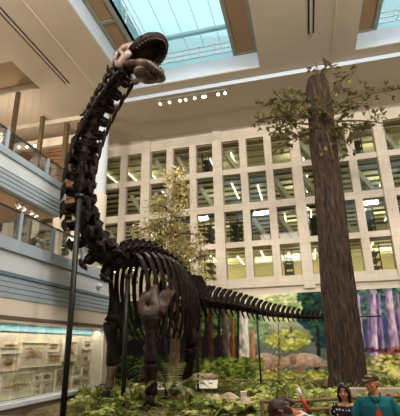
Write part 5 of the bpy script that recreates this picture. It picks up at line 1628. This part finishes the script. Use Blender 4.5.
# ---- the stooping woman
s = MB(); pw = at(296, 404, 4.5); s.box((pw.x - 1.2, 3.9, 0), (pw.x + .75, 4.93, .20)); struct('floor_step', s, M['floor'])
Fig.hm = M['hair_brown']
w2 = Fig('stooping brown-haired woman in a white sleeveless top looking down', (pw.x + .33, 4.5, .20), math.radians(-76), 1.70, lean=math.radians(47), bow=math.radians(34), turn=0,
         arms=[((-.20, -.44, 1.03), (-.18, -.55, .80), (.5, .6, 0)), ((.21, -.40, 1.02), (.18, -.53, .79), (-.5, .6, 0))], female=True, skin=M['skin_warm'])
w2.sleeve_top('tank_top', M['whitecloth'], .028, .90, 1.38, 0)
for sg in (-1, 1):
    mb = MB(); mb.loft([w2.T((.07 * sg, -.10, 1.33)), w2.T((.085 * sg, -.075, 1.42)), w2.T((.09 * sg, .01, 1.465)), w2.T((.085 * sg, .08, 1.42)), w2.T((.07 * sg, .10, 1.33))], [(.026, .012)] * 5, 8, w2.sx()); mb.build('shoulder_strap', M['whitecloth'], w2.root, smooth=True)
w2.trousers(M['denim'])
w2.hair([((0, .02, .035), (.081, .096, .088)), ((0, .075, -.02), (.074, .05, .09)), ((-.06, .02, -.03), (.03, .06, .09)), ((.06, .02, -.03), (.03, .06, .09))],
        [([(.0, -.07, .10), (-.055, -.062, .06), (-.08, -.025, -.02), (-.078, -.02, -.13)], [.02, .026, .028, .016]), ([(.0, -.07, .10), (.055, -.062, .06), (.08, -.025, -.02), (.078, -.02, -.13)], [.02, .026, .028, .016]), ([(0, .09, .03), (0, .115, -.05), (.01, .10, -.14)], [.04, .045, .02])])
# white and red tube sticking up by her back, fixed to a slim stake
p0, p1, p2 = at(308, 411, 6.2), at(302, 397.5, 6.2), at(297.5, 388, 6.2)
t = thing('marker_tube', 'white tube with a red lower half standing behind the stooping woman', 'marker', (p0.x, p0.y, 0))
f = MB(); f.loft([p1, p2], [.026, .026], 12); f.build('white_tube', M['paper'], t, 'white upper tube', smooth=True)
f = MB(); f.loft([p0, p1], [.026, .026], 12); f.build('red_tube', M['redtag'], t, 'red lower tube', smooth=True)
f = MB(); f.loft([(p0.x, p0.y, 0), p0], [.02, .02], 10); f.build('stake', M['steel'], t)
# ================================================================= light
W = bpy.data.worlds.new('sky'); sc.world = W; W.use_nodes = True
bg = W.node_tree.nodes['Background']; bg.inputs[0].default_value = (.62, .85, .90, 1); bg.inputs[1].default_value = 1.4


def lamp(kind, name, loc, target, power, colr=(1, .86, .70), size=.5, size_y=None, angle=60, blend=.5):
    d = bpy.data.lights.new(name, kind); d.energy = power; d.color = colr
    if kind == 'AREA':
        d.shape = 'RECTANGLE'; d.size = size; d.size_y = size_y or size
    elif kind == 'SPOT':
        d.shadow_soft_size = size; d.spot_size = math.radians(angle); d.spot_blend = blend
    else: d.shadow_soft_size = size
    o = bpy.data.objects.new(name, d); col.objects.link(o); o.location = V(loc)
    o.rotation_euler = (V(target) - V(loc)).to_track_quat('-Z', 'Y').to_euler()
    return o


WARM = (1, .83, .66)
# unseen area lights added to brighten the facade
for x in (-8.6, -2.8, 1.3, 6):
    lamp('AREA', 'facade_fill', (x, 5.5, 13.4), (x, 20, 8.5), 560, (1, .91, .82), 1.6, .5)
# spot lamps of the track onto the planting
for i, p in enumerate(SPOTS):
    lamp('SPOT', 'track_spot', p, (-4 + i * .7, 13.2 - .2 * i, .8), 620, (1, .84, .66), .09, angle=52)
# picture lights for the mural
for x in (-6, -3, 0, 3, 6):
    lamp('SPOT', 'mural_spot', (x, 15.6, 13.3), (x, 19.8, 2.3), 1000, (1, .86, .74), .15, angle=52, blend=.8)
# unseen fill lights added to brighten the hall, no fixtures
lamp('AREA', 'hall_fill', (-1, -4.5, 13.2), (-1, 3, 0), 240, (1, .90, .82), 6, 2)
lamp('AREA', 'hall_fill', (10.5, 5, 11.5), (-7.5, 10, 5.5), 800, (1, .95, .90), 3, 2)  # added side fill that lifts the gallery wall
lamp('AREA', 'ceiling_fill', (0, 3.5, 9.5), (0, 18, 13.7), 150, (1, .92, .82), 8, .6)  # added upward fill to brighten the ceiling, as is the next
lamp('AREA', 'ceiling_fill', (4, -6, 7.5), (-1, 9, 13.7), 260, (1, .93, .86), 4, 1.5)
lamp('AREA', 'hall_fill', (1.3, 3, 13.55), (-1, 8, 0), 180, (1, .85, .70), 2, 2)
# case strip
lamp('AREA', 'case_light', (WX - .22, 10, CZ1 - .08), (WX - .42, 10, CZ0), 95, (1, .93, .82), .12, 9.6).rotation_euler = (0, math.radians(12), 0)
# gallery lamps
lamp('POINT', 'gallery_light', (-10.2, 9.5, 5.9), (0, 0, 0), 70, (1, .82, .62), .2)
lamp('POINT', 'gallery_light', (-13, 14.5, 11.6), (0, 0, 0), 160, (1, .84, .66), .3)
lamp('POINT', 'gallery_light', (-11.5, 18.8, 7.6), (0, 0, 0), 90, (1, .85, .66), .3)
lamp('SPOT', 'gallery_spot', (-9.5, 14, 8.8), (-12.5, 18, 11.0), 160, (1, .80, .56), .2, angle=80)
# offices behind the windows
for i in range(4):
    for x in (-9, -4.5, 0, 4.5):
        lamp('POINT', 'office_light', (x, 23, fl[i] + 1.45), (0, 0, 0), (130, 50, 36, 30)[i], (1, .92, .66), .3)

vs_ = sc.view_settings
vs_.view_transform = 'Standard'; vs_.look = 'None'; vs_.gamma = 1; vs_.exposure = 0.0
vs_.use_curve_mapping = False
sc.cycles.use_denoising = True
sc.cycles.max_bounces = 8; sc.cycles.transparent_max_bounces = 16
sc.cycles.caustics_reflective = False; sc.cycles.caustics_refractive = False
sc.cycles.sample_clamp_indirect = 6
